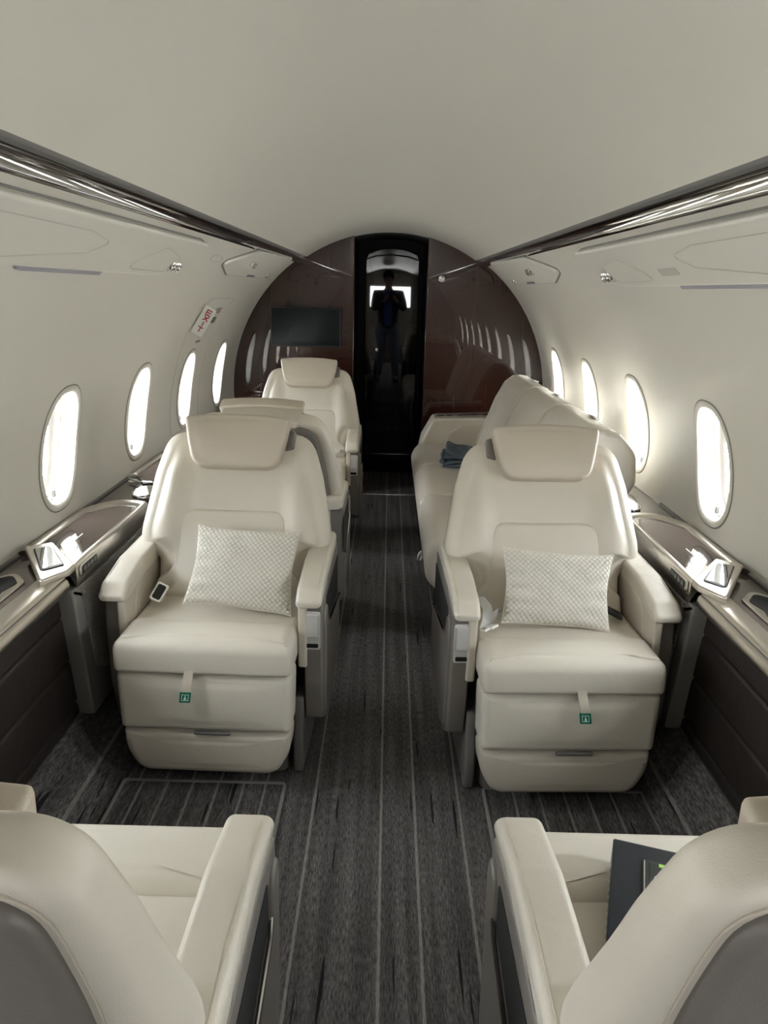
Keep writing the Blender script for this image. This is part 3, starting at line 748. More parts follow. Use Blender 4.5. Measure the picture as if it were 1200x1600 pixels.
def make_seat(x, y, facing, aisle, label, tag=True, tilt=24, off=0., drop=0., foot=0., fwd=0., hlow=.525, turn=0.):
    """facing: +1 looks at the viewer. aisle: +1 when the aisle is on the seat's world right (+x)"""
    t = empty('cabin_seat', (x, y, 0), label, 'seat', None, (0 if facing > 0 else PI) + R(turn))
    a = aisle * facing      # aisle side in local x
    TB = R(tilt)
    kv = 1 - .035 * (off > 0)
    def backmap(u, v, w):       # seat-local (x, depth, z): v along the back, w out of its front
        if off > 0: u *= 1 - .055 * sm(v, .10, .46)
        v *= kv
        if w < -.02: w *= 1 - .28 * sm(v, .25, .52)
        return (u, .335 + off + v * math.sin(TB) - w * math.cos(TB), .44 + v * math.cos(TB) + w * math.sin(TB))
    # backrest
    bo = rpoly([(-.232, 0, .02), (.232, 0, .02), (.242, .170, .02), (.300, .182, .035), (.312, .25, .2), (.275, .45, .3), (.234, .588, .085), (-.234, .588, .085), (-.275, .45, .3), (-.312, .25, .2), (-.300, .182, .035), (-.242, .170, .02)], .02, 7, .028)
    def hb(u, v):
        k = sm(abs(u), .135, .205) * (1 - .75 * sm(v, .40, .56))
        return .030 * k + .010 * sm(v, .30, .36) * (1 - sm(v, .50, .57)) * (1 - sm(abs(u), .1, .2))
    MB().pad(bo, .120, .040, M=lambda u, v, w: backmap(u, v, w - .120), puff=.004, hf=hb, rb=.030, m=16, cen=(0, .30), seg=6).build('backrest', M['leather'], t, sharp=60)
    # cream wrap stitch and taupe back shell
    so = rpoly([(-.215, -.06, .03), (.215, -.06, .03), (.262, .20, .1), (.262, .27, .2), (.240, .42, .3), (.207, .570, .07), (-.207, .570, .07), (-.240, .42, .3), (-.262, .27, .2), (-.262, .20, .1)], .03, 7, .03)
    MB().pad(so, .030, .020, M=lambda u, v, w: backmap(-u, v, -.114 - w), puff=.012, rb=.001, m=6, cen=(0, .25)).build('back_shell', M['taupe2'], t, sharp=60)
    MB().tube([backmap(u, v, -.1215) for u, v in inset(so, -.009)], .0012, 5, closed=True).build('stitch_line', M['leather2'], t)
    # lumbar panel
    lo = rpoly([(-.232, .012, .02), (.232, .012, .02), (.232, .095, .02), (.190, .135, .05), (.166, .325, .055), (-.166, .325, .055), (-.190, .135, .05), (-.232, .095, .02)], .02, 7, .02)
    MB().tube([backmap(u, v, .004) for u, v in lo], .0022, 5, closed=True).build('lumbar_seam', M['leather2'], t)
    MB().pad(lo, .032, .013, M=lambda u, v, w: backmap(u, v, w - .016), puff=.010, rb=.004, m=8, cen=(0, .17)).build('lumbar_panel', M['leather'], t, sharp=60)
    # headrest with wrapped top
    ho = rpoly([(-.134, .455, .055), (.134, .455, .055), (.156, .54, .2), (.171, .620, .014), (.09, .629, .3), (0, .632, .4), (-.09, .629, .3), (-.171, .620, .014), (-.156, .54, .2)], .03, 8, .02)
    hr = MB().pad(ho, .062, .014, M=lambda u, v, w: backmap(u * (1 - 1.3 * drop), v - drop, w + .002), puff=.012, rb=.006, m=8, cen=(0, .55)).build('headrest', M['leather2'], t, sharp=60)
    ro = rpoly([(-.150, hlow, .01), (.150, hlow, .01), (.166, .612, .02), (0, .626, .3), (-.166, .612, .02)], .02, 6, .03)
    MB().pad(ro, .165, .022, M=lambda u, v, w: backmap(u * (1 - 1.3 * drop), v - drop, w - .130), puff=.0, rb=.030, m=5, cen=(0, .56)).build('headrest_back', M['leather3'], hr, sharp=60)
    MB().pad(rpoly([(a * .150, .520), (a * .182, .530), (a * .184, .590), (a * .16, .600)], .008, 5, .02), .06, .010, M=lambda u, v, w: backmap(u * (1 - 1.3 * drop), v - drop, w - .05), m=3).build('headrest_bracket', M['taupe'], hr)
    # seat cushion: front roll and rear part
    c = MB()
    c.pad(rect(-.248, .248, -.012, .160, .022, 6, .03), .100, .036, w0=.396, puff=.006, rb=.014, m=8)
    c.pad(rect(-.246, .246, .150, .40, .02, 6, .03), .083, .020, w0=.400, puff=.008, rb=.01, m=6)
    c.build('seat_cushion', M['leather'], t, sharp=60)
    MB().box(-.235, .235, .07, .52, .21, .41, .02).build('seat_pan', M['seatbase'], t)
    # leg rest and foot pad
    lm = lambda u, v, w: (u, .115 - w, v)
    MB().pad(rpoly([(-.243, .213), (.243, .213), (.247, .392), (-.247, .392)], .020, 6, .03), .115, .022, M=lm, puff=.008, rb=.01, m=6, hf=lambda u, v: 0).build('leg_rest', M['leather'], t, sharp=60)
    fp = MB().pad(rpoly([(-.200, .070, .06), (.200, .070, .06), (.238, .145, .12), (.241, .207, .012), (-.241, .207, .012), (-.238, .145, .12)], .02, 7, .025), .108, .026, M=lm, puff=.005, rb=.012, m=6).build('foot_pad', M['leather3'], t, sharp=60)
    MB().pad(rect(-.052, .052, .203, .213, .003, 3, .05), .012, .004, M=lambda u, v, w: (u + .02, .012 - w, v), m=2).build('pull_handle', M['railgrey'], fp)
    # pedestal
    pd = MB(); pd.pad(rpoly([(-.21, .13), (.21, .13), (.235, .30), (.235, .56), (-.235, .56), (-.235, .30)], .03, 5, .08), .20 - foot, .012, w0=foot, m=2)
    pd.build('pedestal', M['seatbase'], t)
    # arms
    for sg in (-1, 1):
        is_a = (sg == a)
        arm = bpy.data.objects.new('armrest', None); C.objects.link(arm); arm.parent = t; arm.empty_display_size = .05; arm.location = (0, -fwd, 0)
        fx = lambda x: sg * x
        def am(u, v, w, b0): return (sg * (b0 + w), u, v)
        # cushioned top, side profile in (depth, z)
        po = rpoly([(.118, .552, .010), (.112, .572, .012), (.150, .603, .04), (.30, .632, .1), (.60, .640, .02), (.60, .575, .01), (.30, .572, .1), (.150, .548, .01)], .01, 6, .025)
        MB().pad(po, .075 if is_a else .080, .017, M=lambda u, v, w: am(u, v, w, .243 if is_a else .247), puff=0, rb=.014, m=3, cen=(.34, .603)).build('arm_pad', M['leather2'] if False else M['leather'], arm, sharp=60)
        MB().tube([(fx((.247 + .080 if not is_a else .243 + .075) - .013), d_, z_ - .0008) for d_, z_ in ((.150, .601), (.19, .6115), (.24, .622), (.30, .6305), (.38, .6345), (.48, .637), (.58, .639))], .0011, 5).build('stitch_line', M['leather2'], arm)
        # cream inner panel with front rim
        io = rpoly([(.128, .360, .006), (.122, .470, .05), (.124, .565, .01), (.60, .600, .01), (.60, .40, .02), (.30, .36, .02)], .01, 6, .03)
        MB().pad(io, .026, .007, M=lambda u, v, w: am(u, v, w, .249), m=3, cen=(.35, .48)).build('inner_panel', M['leather3'], arm, sharp=60)
        MB().tube([(fx(.2487), .20, .475), (fx(.2487), .205, .52), (fx(.2487), .225, .555), (fx(.2487), .27, .578), (fx(.2487), .36, .592), (fx(.2487), .56, .60)], .0022, 6).build('panel_seam', M['leather'], arm)
        # taupe outer shell
        if is_a:
            sh = rpoly([(.140, .560, .01), (.132, .46, .05), (.140, .30, .05), (.165, .175, .02), (.24, .135, .03), (.60, .20, .03), (.60, .60, .01), (.30, .59, .1)], .02, 6, .03)
            MB().pad(sh, .055, .010, M=lambda u, v, w: am(u, v, w, .266), rb=.006, m=3, cen=(.36, .40)).build('arm_shell', M['taupe'], arm, sharp=50)
            # outer pocket wall with bright edge and the slot's shade as a thin black sheet
            pk = rpoly([(.150, .50, .04), (.165, .545, .03), (.21, .535, .03), (.235, .455, .03), (.60, .40, .01), (.60, .22, .03), (.26, .15, .04), (.175, .19, .04)], .02, 7, .025)
            MB().pad(pk, .016, .008, M=lambda u, v, w: am(u, v, w, .313), rb=.001, m=4, cen=(.24, .33)).build('side_pocket', M['taupe'], arm, sharp=50)
            so_ = rpoly([(.225, .545, .02), (.60, .555, .01), (.60, .41, .01), (.24, .462, .02)], .01, 5, .03)
            MB().pad(so_, .002, .0008, M=lambda u, v, w: am(u, v, w, .3205), m=2).build('pocket_slot_shade', M['hollow_shade'], arm)
            MB().tube([(fx(.327), .232, .475), (fx(.329), .26, .462), (fx(.329), .59, .412)], .0042, 8).build('chrome_strip', M['chrome'], arm)
            # latch on the front of the arm
            lx = .290
            def lt(u, v, w): return (sg * (lx + u), .136 - w, .478 + v)
            lf = MB().pad(rect(-.024, .024, -.060, .060, .008, 5, .03), .006, .003, M=lt, m=2).build('latch_frame', M['paddle'], arm)
            MB().pad(rect(-.018, .018, -.020, .053, .005, 4, .03), .005, .002, M=lambda u, v, w: lt(u, v, w + .0055), m=2).build('latch_paddle', M['paddle'], lf)
            MB().pad(rect(-.018, .018, -.053, -.040, .004, 4, .03), .0016, .0006, M=lambda u, v, w: lt(u, v, w + .0058), m=2).build('latch_gap', M['black'], lf)
        else:
            sh = rpoly([(.150, .552, .01), (.138, .46, .05), (.145, .27, .06), (.19, .13, .05), (.26, .10, .03), (.60, .16, .03), (.60, .60, .01), (.30, .59, .1)], .02, 6, .03)
            MB().pad(sh, .048, .012, M=lambda u, v, w: am(u, v, w, .272), rb=.006, m=3, cen=(.36, .38)).build('arm_shell', M['taupe'], arm, sharp=50)
    # foot shroud beside the leg rest on the aisle side
    MB().pad(rpoly([(.135, foot), (.50, foot), (.50, .25), (.15, .25), (.125, .10)], .015, 4, .08), .030, .008, M=lambda u, v, w: (a * (.232 + w), u, v), m=2).build('base_shroud', M['seatbase'], t)
    # life vest tag
    if tag:
        tx = -.035 * 1 if aisle > 0 else .02
        lean = .008 if aisle > 0 else -.010
        def tg(u, v, w): return (tx + u - lean * (.37 - v) / .06, -.012 - w - .012 * sm(.38 - v, 0, .05), v + .030)
        st = MB().pad(rect(-.013, .013, .322, .382, .001, 1, .01), .0018, .0006, M=tg, m=2).build('life_vest_strap', M['tagstrap'], t)
        MB().pad(rect(-.0155, .0155, .291, .323, .001, 1, .01), .003, .0008, M=tg, m=2).build('green_label', M['green'], st)
        ic = MB()
        def bar(u0, u1, v0, v1): ic.pad([(u0, v0), (u1, v0), (u1, v1), (u0, v1)], .0006, .0001, M=lambda u, v, w: tg(u, v, w + .0031), m=1, seg=1)
        bar(-.010, .010, .2975, .2990); bar(-.010, -.0085, .2975, .317); bar(.0085, .010, .2975, .317); bar(-.010, -.003, .3155, .317); bar(.003, .010, .3155, .317)
        bar(-.0012, .0012, .305, .317)
        ic.pad([(.0038 * math.cos(q), .3035 + .0038 * math.sin(q)) for q in lin(0, 2 * PI, 13)[:-1]], .0006, .0001, M=lambda u, v, w: tg(u, v, w + .0031), m=1, seg=1)
        ic.build('label_symbol', M['labelwhite'], st, smooth=False)
    return t

SL = make_seat(-.496, 1.920, 1, 1, turn=-1.4, label='cream leather seat on the left facing the viewer, holding the smaller tilted pillow')
SR = make_seat(.522, 1.862, 1, -1, turn=2.2, label='cream leather seat on the right facing the viewer, with a quilted pillow and white belt')
make_seat(-.487, 3.535, -1, 1, 'cream leather seat turned away, directly behind the left seat with the pillow', tag=False, drop=.022)
S3 = make_seat(-.475, 4.115, 1, 1, 'rearmost cream leather seat on the left facing the viewer, below the television', tag=False)
make_seat(-.490, 1.180, -1, 1, 'nearest left cream seat seen from behind, cut off by the bottom left corner', tag=False, tilt=17, off=.08, drop=.10, foot=.010, fwd=.038)
make_seat(.515, 1.190, -1, -1, 'nearest right cream seat seen from behind with a black case on it', tag=False, tilt=17, off=.08, drop=.10, foot=.010, fwd=.038)

# belt hardware as parts of the seats
def at_seat(seat): return seat
bk = MB(); bk.pad(rect(-.020, .020, -.032, .032, .008, 4, .02), .012, .004, M=lambda u, v, w: (u, v, w), m=2)
o = bk.build('buckle_frame', M['chrome'], SL); o.location = (-.200, .275, .520); o.rotation_euler = (Matrix.Rotation(R(18), 4, 'Z') @ Matrix.Rotation(R(52), 4, 'X') @ Matrix.Rotation(R(-32), 4, 'Z')).to_euler()
i = MB().pad(rect(-.013, .013, -.024, .024, .006, 4, .02), .003, .001, w0=.0115, m=2).build('buckle_face', M['black'], o)
o = MB().pad(rect(-.022, .022, -.03, .03, .006, 3, .02), .012, .004, m=2).build('belt_end', M['black'], SR); o.location = (.185, .292, .505); o.rotation_euler = (R(25), 0, R(80))
def ribbon(pts, wv, name, mt, parent, th=.0025):
    """flat strap through pts; wv width vector per point"""
    vs = []; fs = []
    for i_, (p, q) in enumerate(zip(pts, wv)):
        p = Vector(p) + Vector((0, .03, .008)); q = Vector(q); a_ = Vector(pts[max(0, i_ - 1)]); b_ = Vector(pts[min(len(pts) - 1, i_ + 1)])
        n_ = (b_ - a_).cross(q).normalized() * th / 2
        vs += [p - q / 2 - n_, p + q / 2 - n_, p + q / 2 + n_, p - q / 2 + n_]
    for i_ in range(len(pts) - 1):
        for k_ in range(4):
            j_ = (k_ + 1) % 4; fs.append((i_ * 4 + k_, i_ * 4 + j_, (i_ + 1) * 4 + j_, (i_ + 1) * 4 + k_))
    fs.append((3, 2, 1, 0)); L_ = (len(pts) - 1) * 4; fs.append((L_, L_ + 1, L_ + 2, L_ + 3))
    return MB().add(vs, fs).build(name, mt, parent)
st = ribbon([(-.236, .30, .50), (-.232, .27, .545), (-.222, .245, .550), (-.205, .215, .535), (-.205, .19, .510), (-.215, .175, .492)], [(.0, -.03, .01)] * 2 + [(.02, -.02, .02)] * 2 + [(.035, .01, .01)] * 2, 'belt_strap', M['webbing'], SR)
ribbon([(-.16, .27, .50), (-.175, .235, .515), (-.185, .20, .505), (-.200, .175, .497)], [(.02, .03, 0)] * 4, 'belt_strap', M['webbing'], SR)
bt = MB().pad(rpoly([(-.022, -.018), (.010, -.018), (.012, -.010), (.034, -.010), (.034, .010), (.012, .010), (.010, .018), (-.022, .018)], .004, 3, .02), .008, .003, m=2).build('belt_tongue', M['whiteplastic'], SR)
bt.location = (-.205, .180, .503); bt.rotation_euler = (R(20), 0, R(-135))
MB().pad(rect(.018, .028, -.005, .005, .001, 2, .02), .001, .0003, w0=.008, m=1).build('tongue_hole', M['railgrey'], bt)
ribbon([(.235, .30, .49), (.222, .26, .505), (.212, .235, .50), (.205, .215, .492)], [(.0, .035, .01)] * 4, 'belt_strap', M['webbing'], SL)
bt = MB().box(-.02, .02, -.010, .010, 0, .010, .003).build('belt_tongue', M['chrome'], S3); bt.location = (.13, .285, .495); bt.rotation_euler = (0, 0, R(10))
ribbon([(.235, .32, .50), (.20, .28, .515), (.175, .26, .505), (.145, .255, .495)], [(.0, .04, .01)] * 4, 'belt_strap', M['leather'], S3)

# ---------------------------------------------------------------- pillows
def pillow(name, loc, yaw, tilt, roll, a, b_, T, label, seed):
    rn = random.Random(seed); ph = [rn.uniform(0, 6) for _ in range(6)]
    def P(u, v, side):
        cu = (abs(u) ** 6) * (abs(v) ** 6)
        x = a * u * (1 - .055 * (1 - v * v) * (1 + .3 * math.sin(3 * v + ph[0])) + .02 * cu)
        y = b_ * v * (1 - .065 * (1 - u * u) * (1 + .3 * math.sin(3 * u + ph[1])) + .02 * cu)
        g = max(0, (1 - u ** 2) * (1 - v ** 2)) ** .40
        z = side * T * g
        z += .004 * g * (math.sin(9 * u + 4 * v + ph[2]) * math.cos(5 * v + ph[3]))
        z += .010 * math.exp(-((u + v * .3 + .9) ** 2) * 18) * math.sin(16 * v + ph[4]) * g
        z += .008 * math.exp(-((u - v * .3 - .85) ** 2) * 16) * math.sin(13 * v + ph[5]) * g
        z += .006 * (u * u - .4) + .012 * u * v
        return (x, y, z)
    us = [math.sin(q * PI / 2) for q in lin(-1, 1, 49)]; vs = [math.sin(q * PI / 2) for q in lin(-1, 1, 41)]
    mb = MB(); mb.grid(lambda u, v: P(u, v, 1), us, vs); mb.grid(lambda u, v: P(u, v, -1), us, vs, flip=True)
    o = mb.build(name, M['quilt'], sharp=180, tag=thing(label, 'pillow', 'quilted pillows on the club seats'))
    edge = [P(u, -1, 1) for u in us[:-1]] + [P(1, v, 1) for v in vs[:-1]] + [P(u, 1, 1) for u in us[::-1][:-1]] + [P(-1, v, 1) for v in vs[::-1][:-1]]
    MB().tube(edge, .0032, 6, closed=True).build('piping', M['pillowback'], o)
    o.location = loc; o.rotation_euler = (Matrix.Rotation(yaw, 4, 'Z') @ Matrix.Rotation(tilt, 4, 'X') @ Matrix.Rotation(roll, 4, 'Z')).to_euler()
    return o
pillow('pillow', (-.425, 2.185, .612), R(-4), R(62), R(-3), .158, .122, .055, 'quilted ivory pillow leaning crookedly on the left seat facing the viewer', 3)
pillow('pillow', (.510, 2.112, .600), R(3), R(62), R(-4.5), .158, .109, .048, 'quilted ivory pillow on the right seat, beside the white belt buckle', 8)

# ---------------------------------------------------------------- divan along the right side
dv = empty('divan', (.2, 3.9, 0), 'long cream leather three-place divan along the right wall with rounded back', 'sofa')
dv.location = (0, 0, 0)
secs = [(2.93, 3.67), (3.67, 4.36), (4.36, 5.00)]
for k, (a, b_) in enumerate(secs):
    so = rpoly([(.235, .235, .05), (.70, .235, .01), (.70, .462, .02), (.42, .472, .1), (.205, .475, .07), (.160, .40, .09), (.172, .30, .08)], .03, 7, .03)
    MB().pad(so, b_ - a, .028, M=lambda u, v, w: (u, a + w, v), rb=.028, m=4, cen=(.42, .36)).build('seat_cushion', M['leather3'], dv, sharp=60)
    bo = rpoly([(.58, .440, .02), (.635, .60, .2), (.700, .78, .2), (.760, .895, .06), (.820, .935, .05), (.900, .925, .06), (.975, .84, .08), (.985, .72, .05), (.945, .655, .02), (.945, .44, .01)], .03, 8, .03)
    MB().pad(bo, b_ - a + .02 * (k == 2), .026, M=lambda u, v, w: (u, a + w, v), rb=.026, m=5, cen=(.82, .68)).build('back_cushion', M['leather'], dv, sharp=60)
    for yy in (a + .004, b_ - .004):
        MB().tube([(.585, yy, .475), (.632, yy, .60), (.6965, yy, .78), (.752, yy, .888), (.80, yy, .926), (.85, yy, .931), (.90, yy, .922)], .0035, 6).build('back_piping', M['leather'], dv)
    vt = MB().pad(rect(a + .30, a + .42, -.018, .018, .008, 4, .05), .006, .002, M=lambda u, v, w: (.888 + v * .9, u, .929 - v * .28 + w), m=2).build('belt_outlet', M['chrome'], dv)
    for q in range(3):
        MB().box(.872 + .010 * q, .878 + .010 * q, a + .315, a + .405, .9355 - .003 * q, .9375 - .003 * q, .0005).build('outlet_slat', M['black'], vt)
    MB().tube([(.43, a + .30, .476), (.43, b_ - .06, .476)], .002, 6).build('cushion_piping', M['leather2'], dv)
MB().box(.225, .95, 2.985, 5.0, .06, .245, .01).build('divan_base', M['black'], dv)
MB().box(.215, .275, 3.035, 3.10, 0, .24, .006).build('divan_leg', M['black'], dv)
MB().box(.30, .95, 3.2, 4.95, 0, .07, .006).build('divan_plinth', M['black'], dv)
# far arm
ao = rpoly([(.215, .40, .03), (.235, .50, .1), (.305, .630, .035), (.72, .650, .02), (.72, .10, .01), (.24, .10, .02)], .03, 7, .03)
arm = MB().pad(ao, .23, .018, M=lambda u, v, w: (u, 5.25 - w, v), rb=.012, m=4, cen=(.48, .42)).build('end_arm', M['leather'], dv, sharp=60)
MB().pad(rpoly([(.41, .46, .02), (.40, .53, .05), (.48, .590, .08), (.72, .602, .01), (.72, .44, .01)], .03, 7, .03), .010, .006, M=lambda u, v, w: (u, 5.026 - w, v), rb=.001, m=4).build('arm_inset', M['leather3'], arm, sharp=60)
ct = MB().pad(rpoly([(.315, 5.06), (.70, 5.06), (.70, 5.21), (.325, 5.21)], .01, 4, .1), .006, .002, M=lambda u, v, w: (u, v, .633 + w + .05 * (u - .30)), m=3).build('control_plate', M['satin'], arm)
for u0, u1 in ((.335, .375), (.395, .43), (.47, .60), (.635, .68)):
    MB().pad(rect(u0, u1, 5.075, 5.105, .004, 3, .1), .003, .001, M=lambda u, v, w: (u, v, .6385 + w + .05 * (u - .30)), m=2).build('control_button', M['black'], ct)
ringp = [(.172 + .028 * math.cos(q) * .4, 3.44 + .030 * math.cos(q), .225 + .022 * math.sin(q)) for q in lin(0, 2 * PI, 25)[:-1]]
MB().tube(ringp, .0055, 8, closed=True).build('pull_ring', M['whiteplastic'], dv)
MB().box(.195, .235, 3.42, 3.46, .19, .235, .004).build('ring_bracket', M['black'], dv)

# towel on the divan
tw = empty('folded_towel', (.44, 4.42, .478), 'folded slate blue towel lying on the divan beside its back', 'towel', None, R(-6))
for k in range(4):
    x0 = -.105 + .004 * k
    def tf(u, v, w, k=k):
        ripple = .006 * math.sin(14 * u + k) + .005 * math.sin(19 * v + 2 * k) + .004 * math.sin(33 * (u + v) + k)
        return (u, v, w + .017 * k + ripple + (.022 * math.exp(-((u + .085) / .03) ** 2) * (k == 3)))
    MB().pad(rect(x0, .16 - .003 * k, -.17 + .004 * k, .17 - .01 * k, .02, 5, .015), .018, .0085, M=tf, m=10, puff=.002).build('towel_fold', M['towel'], tw, sharp=70)
MB().tube([(-.108, y, .030 + .006 * math.sin(20 * y)) for y in lin(-.16, .15, 14)], [.012 + .004 * math.sin(i_) for i_ in range(14)], 10).build('towel_hem', M['towel'], tw)

# black case on the nearest right seat
cs = empty('presentation_case', (.400, 1.100, .505), 'navy black box with green and white print lying askew on the nearest right seat', 'case', None, R(-18))
o = rect(0, .27, -.25, 0, .004, 3, .1)
MB().pad(o, .045, .002, w0=0, m=2, seg=2).build('case_body', M['case'], cs)
MB().pad(rect(.047, .25, -.235, -.040, .004, 3, .1), .004, .0012, w0=.0448, m=2).build('raised_frame', M['case2'], cs)
MB().tube([(.050, -.043, .0488), (.050, -.235, .0488)], .0012, 6).build('frame_edge', M['satin'], cs)
MB().pad(rect(.058, .24, -.22, -.046, .002, 2, .1), .0012, .0004, w0=.0486, m=2).build('cover_window', M['case2'], cs)
MB().box(.072, .14, -.054, -.046, .0496, .0506, .0003).build('lime_bar', M['lime'], cs)
cu = bpy.data.curves.new('cover_lettering', 'FONT'); cu.body = 'Ga'; cu.size = .016; cu.extrude = .0003
tx = bpy.data.objects.new('cover_lettering', cu); C.objects.link(tx); tx.parent = cs; tx.location = (.064, -.086, .0501); cu.materials.append(M['labelwhite'])
bpy.context.view_layer.update()
me_ = bpy.data.meshes.new_from_object(tx.evaluated_get(bpy.context.evaluated_depsgraph_get()))
bpy.data.objects.remove(tx)
tx = bpy.data.objects.new('cover_lettering', me_); C.objects.link(tx); tx.parent = cs; tx.location = (.064, -.086, .0501)
sp = MB()
for i_ in range(10): sp.box(-.0006, .0002, -.045 - .018 * i_, -.039 - .018 * i_, .018, .024, .0001)
sp.build('spine_print', M['labelwhite'], cs)

# ---------------------------------------------------------------- the photographer, seen mirrored in the dark door
def skin(name, joints, bones, mt, parent=None, root=0, sub=1, tag=None):
    me = bpy.data.meshes.new(name); me.from_pydata([j[0] for j in joints], bones, []); me.update()
    o = bpy.data.objects.new(name, me); C.objects.link(o); me.materials.append(mt)
    md = o.modifiers.new('skin', 'SKIN'); md.use_smooth_shade = True
    lay = me.skin_vertices[0] if me.skin_vertices else None
    for i_, j in enumerate(joints):
        r_ = j[1]; me.skin_vertices[0].data[i_].radius = r_ if isinstance(r_, tuple) else (r_, r_)
        me.skin_vertices[0].data[i_].use_root = (i_ == root)
    s_ = o.modifiers.new('sub', 'SUBSURF'); s_.levels = sub; s_.render_levels = sub + 1
    if parent: o.parent = parent
    if tag:
        for k_, v_ in tag.items(): o[k_] = v_
    return o
PX, PY = -.03, -.42
def pp(x, y, z): return (PX + x, PY + y, z)
J = [(pp(0, 0, .93), (.14, .10)), (pp(0, 0, 1.12), (.13, .095)), (pp(0, .01, 1.34), (.16, .10)), (pp(0, .01, 1.43), (.08, .065)), (pp(0, .015, 1.49), .052), (pp(0, .03, 1.575), (.062, .080)), (pp(0, .02, 1.66), (.072, .090)),
     (pp(.09, 0, .88), .090), (pp(.115, .02, .48), .060), (pp(.14, -.02, .09), .040), (pp(.15, .10, .050), .036), (pp(.155, .17, .040), .028),
     (pp(-.09, 0, .88), .090), (pp(-.115, .02, .48), .060), (pp(-.15, -.02, .09), .040), (pp(-.16, .10, .050), .036), (pp(-.165, .17, .040), .028),
     (pp(.19, 0, 1.39), .055), (pp(.25, .06, 1.15), .042), (pp(.11, .31, 1.30), .027),
     (pp(-.19, 0, 1.39), .055), (pp(-.22, .06, 1.15), .042), (pp(-.045, .31, 1.30), .027), (pp(.095, .345, 1.33), .027), (pp(-.03, .345, 1.33), .027)]
BN = [(0, 1), (1, 2), (2, 3), (3, 4), (4, 5), (5, 6), (0, 7), (7, 8), (8, 9), (9, 10), (10, 11), (0, 12), (12, 13), (13, 14), (14, 15), (15, 16), (2, 17), (17, 18), (18, 19), (2, 20), (20, 21), (21, 22), (19, 23), (22, 24)]
for sx, base in ((1, 23), (-1, 24)):        # fingers and thumb around the phone
    bx = J[base][0]
    for f_ in range(4):
        i0 = len(J); z = 1.315 + .019 * f_; ln_ = (.85, 1, .97, .8)[3 - f_]
        J.append(((bx[0] - sx * .002, bx[1] + .020, z), .0095)); J.append(((bx[0] - sx * .012 * ln_, bx[1] + .040, z + .004), .0085)); J.append(((bx[0] - sx * .030 * ln_, bx[1] + .044, z + .006), .0075))
        BN += [(base, i0), (i0, i0 + 1), (i0 + 1, i0 + 2)]
    i0 = len(J); J.append(((bx[0] - sx * .004, bx[1] - .010, 1.355), .010)); J.append(((bx[0] - sx * .022, bx[1] - .012, 1.378), .009)); BN += [(base, i0), (i0, i0 + 1)]
person = skin('person', J, BN, M['skin'], tag=thing('standing person in dark jacket and blue shirt, raising a phone, mirrored in the dark door', 'person'))
skin('jacket', [(pp(0, 0, .80), (.17, .13)), (pp(0, 0, .96), (.185, .14)), (pp(0, 0, 1.12), (.170, .13)), (pp(0, 0, 1.34), (.195, .13)), (pp(0, 0, 1.44), (.10, .085)), (pp(.20, 0, 1.39), .075), (pp(.26, .06, 1.15), .060), (pp(.13, .28, 1.285), .042), (pp(-.20, 0, 1.39), .075), (pp(-.23, .06, 1.15), .060), (pp(-.065, .28, 1.285), .042)],
     [(0, 1), (1, 2), (2, 3), (3, 4), (3, 5), (5, 6), (6, 7), (3, 8), (8, 9), (9, 10)], M['jacket'], person, root=2)
skin('trousers', [(pp(0, 0, 1.02), (.155, .115)), (pp(0, 0, .92), (.165, .12)), (pp(.095, 0, .84), .105), (pp(.118, .02, .48), .078), (pp(.142, -.01, .07), .066), (pp(-.095, 0, .84), .105), (pp(-.118, .02, .48), .078), (pp(-.152, -.01, .07), .066)],
     [(0, 1), (1, 2), (2, 3), (3, 4), (1, 5), (5, 6), (6, 7)], M['jeans'], person, root=1)
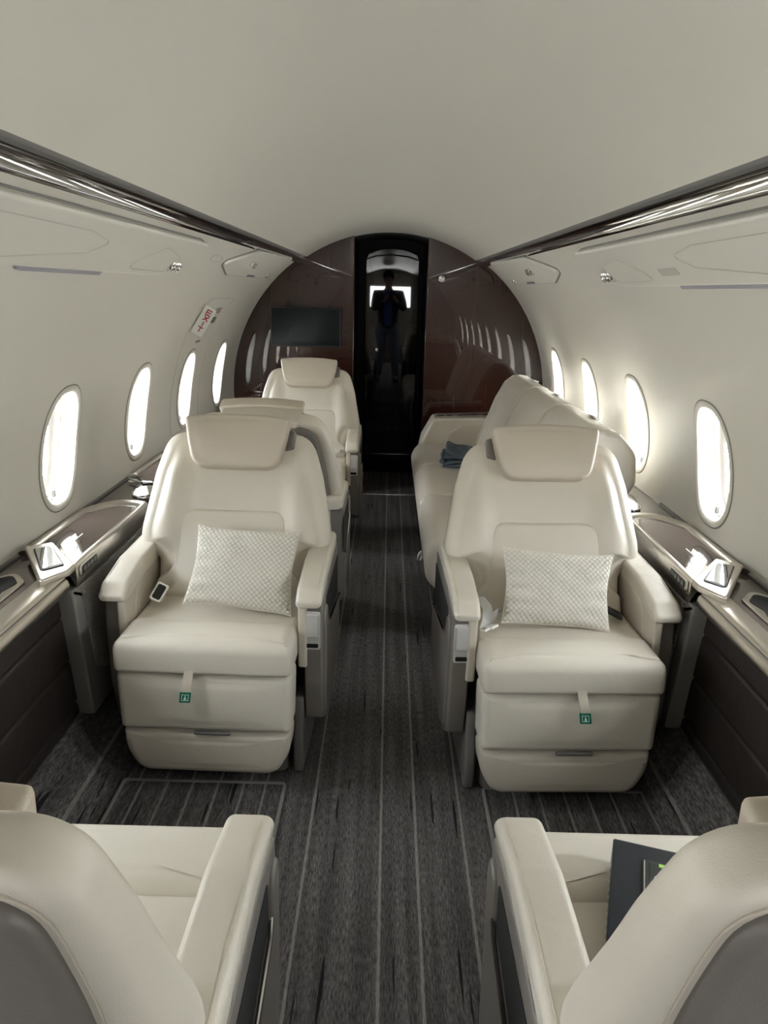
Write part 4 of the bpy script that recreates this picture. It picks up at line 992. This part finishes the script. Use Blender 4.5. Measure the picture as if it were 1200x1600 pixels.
for sx in (-1, 1):
    skin('shoe', [(pp(sx * .145 - .005, -.05, .045), (.042, .042)), (pp(sx * .152 - .005, .06, .042), (.046, .038)), (pp(sx * .158 - .005, .17, .034), (.044, .030)), (pp(sx * .160 - .005, .21, .028), (.030, .022))], [(0, 1), (1, 2), (2, 3)], M['jacket'], person)
MB().pad(rpoly([(-.055, .90), (.055, .90), (.075, 1.38), (.035, 1.45), (-.035, 1.45), (-.075, 1.38)], .02, 4, .05), .02, .008, M=lambda u, v, w: (PX + u, PY + .118 + w - .35 * max(0, v - 1.36), v), m=3).build('shirt', M['shirt'], person)
hx, hy, hz = PX, PY + .022, 1.64
def hp(u, v): return (hx + .090 * math.cos(u) * math.cos(v), hy + .108 * math.sin(u) * math.cos(v), hz + .118 * math.sin(v))
hd = MB(); hd.grid(hp, lin(PI * .97, PI * 2.03, 24), lin(-.55, PI / 2, 12)); hd.grid(hp, lin(0, PI, 18), lin(.55, PI / 2, 7)); hd.build('hair', M['hair'], person)
MB().tube([(hx, hy + .075, 1.625), (hx, hy + .098, 1.600), (hx, hy + .108, 1.582), (hx, hy + .085, 1.572)], [.008, .011, .014, .008], 8).build('nose', M['skin'], person)
for sx in (-1, 1):
    MB().lathe([(0, .010), (.006, .008), (.009, .003), (.009, 0)], (hx + sx * .030, hy + .080, 1.622), (0, 1, 0), 12).build('eye', M['whiteplastic'], person)
    MB().lathe([(0, .0115), (.0045, .0105), (.005, .009)], (hx + sx * .030, hy + .080, 1.622), (0, 1, 0), 10).build('eye_pupil', M['black'], person)
    MB().pad(rpoly([(-.014, -.030), (.012, -.026), (.018, .018), (0, .030), (-.016, .015)], .012, 5, .01), .014, .006, M=lambda u, v, w: (hx + sx * (.070 + w), hy + u, 1.605 + v), m=3).build('ear', M['skin'], person)
MB().tube([(hx - .024, hy + .083, 1.546), (hx, hy + .089, 1.544), (hx + .024, hy + .083, 1.546)], [.003, .006, .003], 6).build('mouth', M['red'], person)
ph = MB().pad(rect(-.037, .037, -.075, .075, .010, 4, .05), .008, .002, M=lambda u, v, w: (.030 + u, -.045 + w, 1.355 + v), m=2).build('phone', M['black'], tag=thing('black phone held up in both hands by the person in the door reflection', 'phone'))
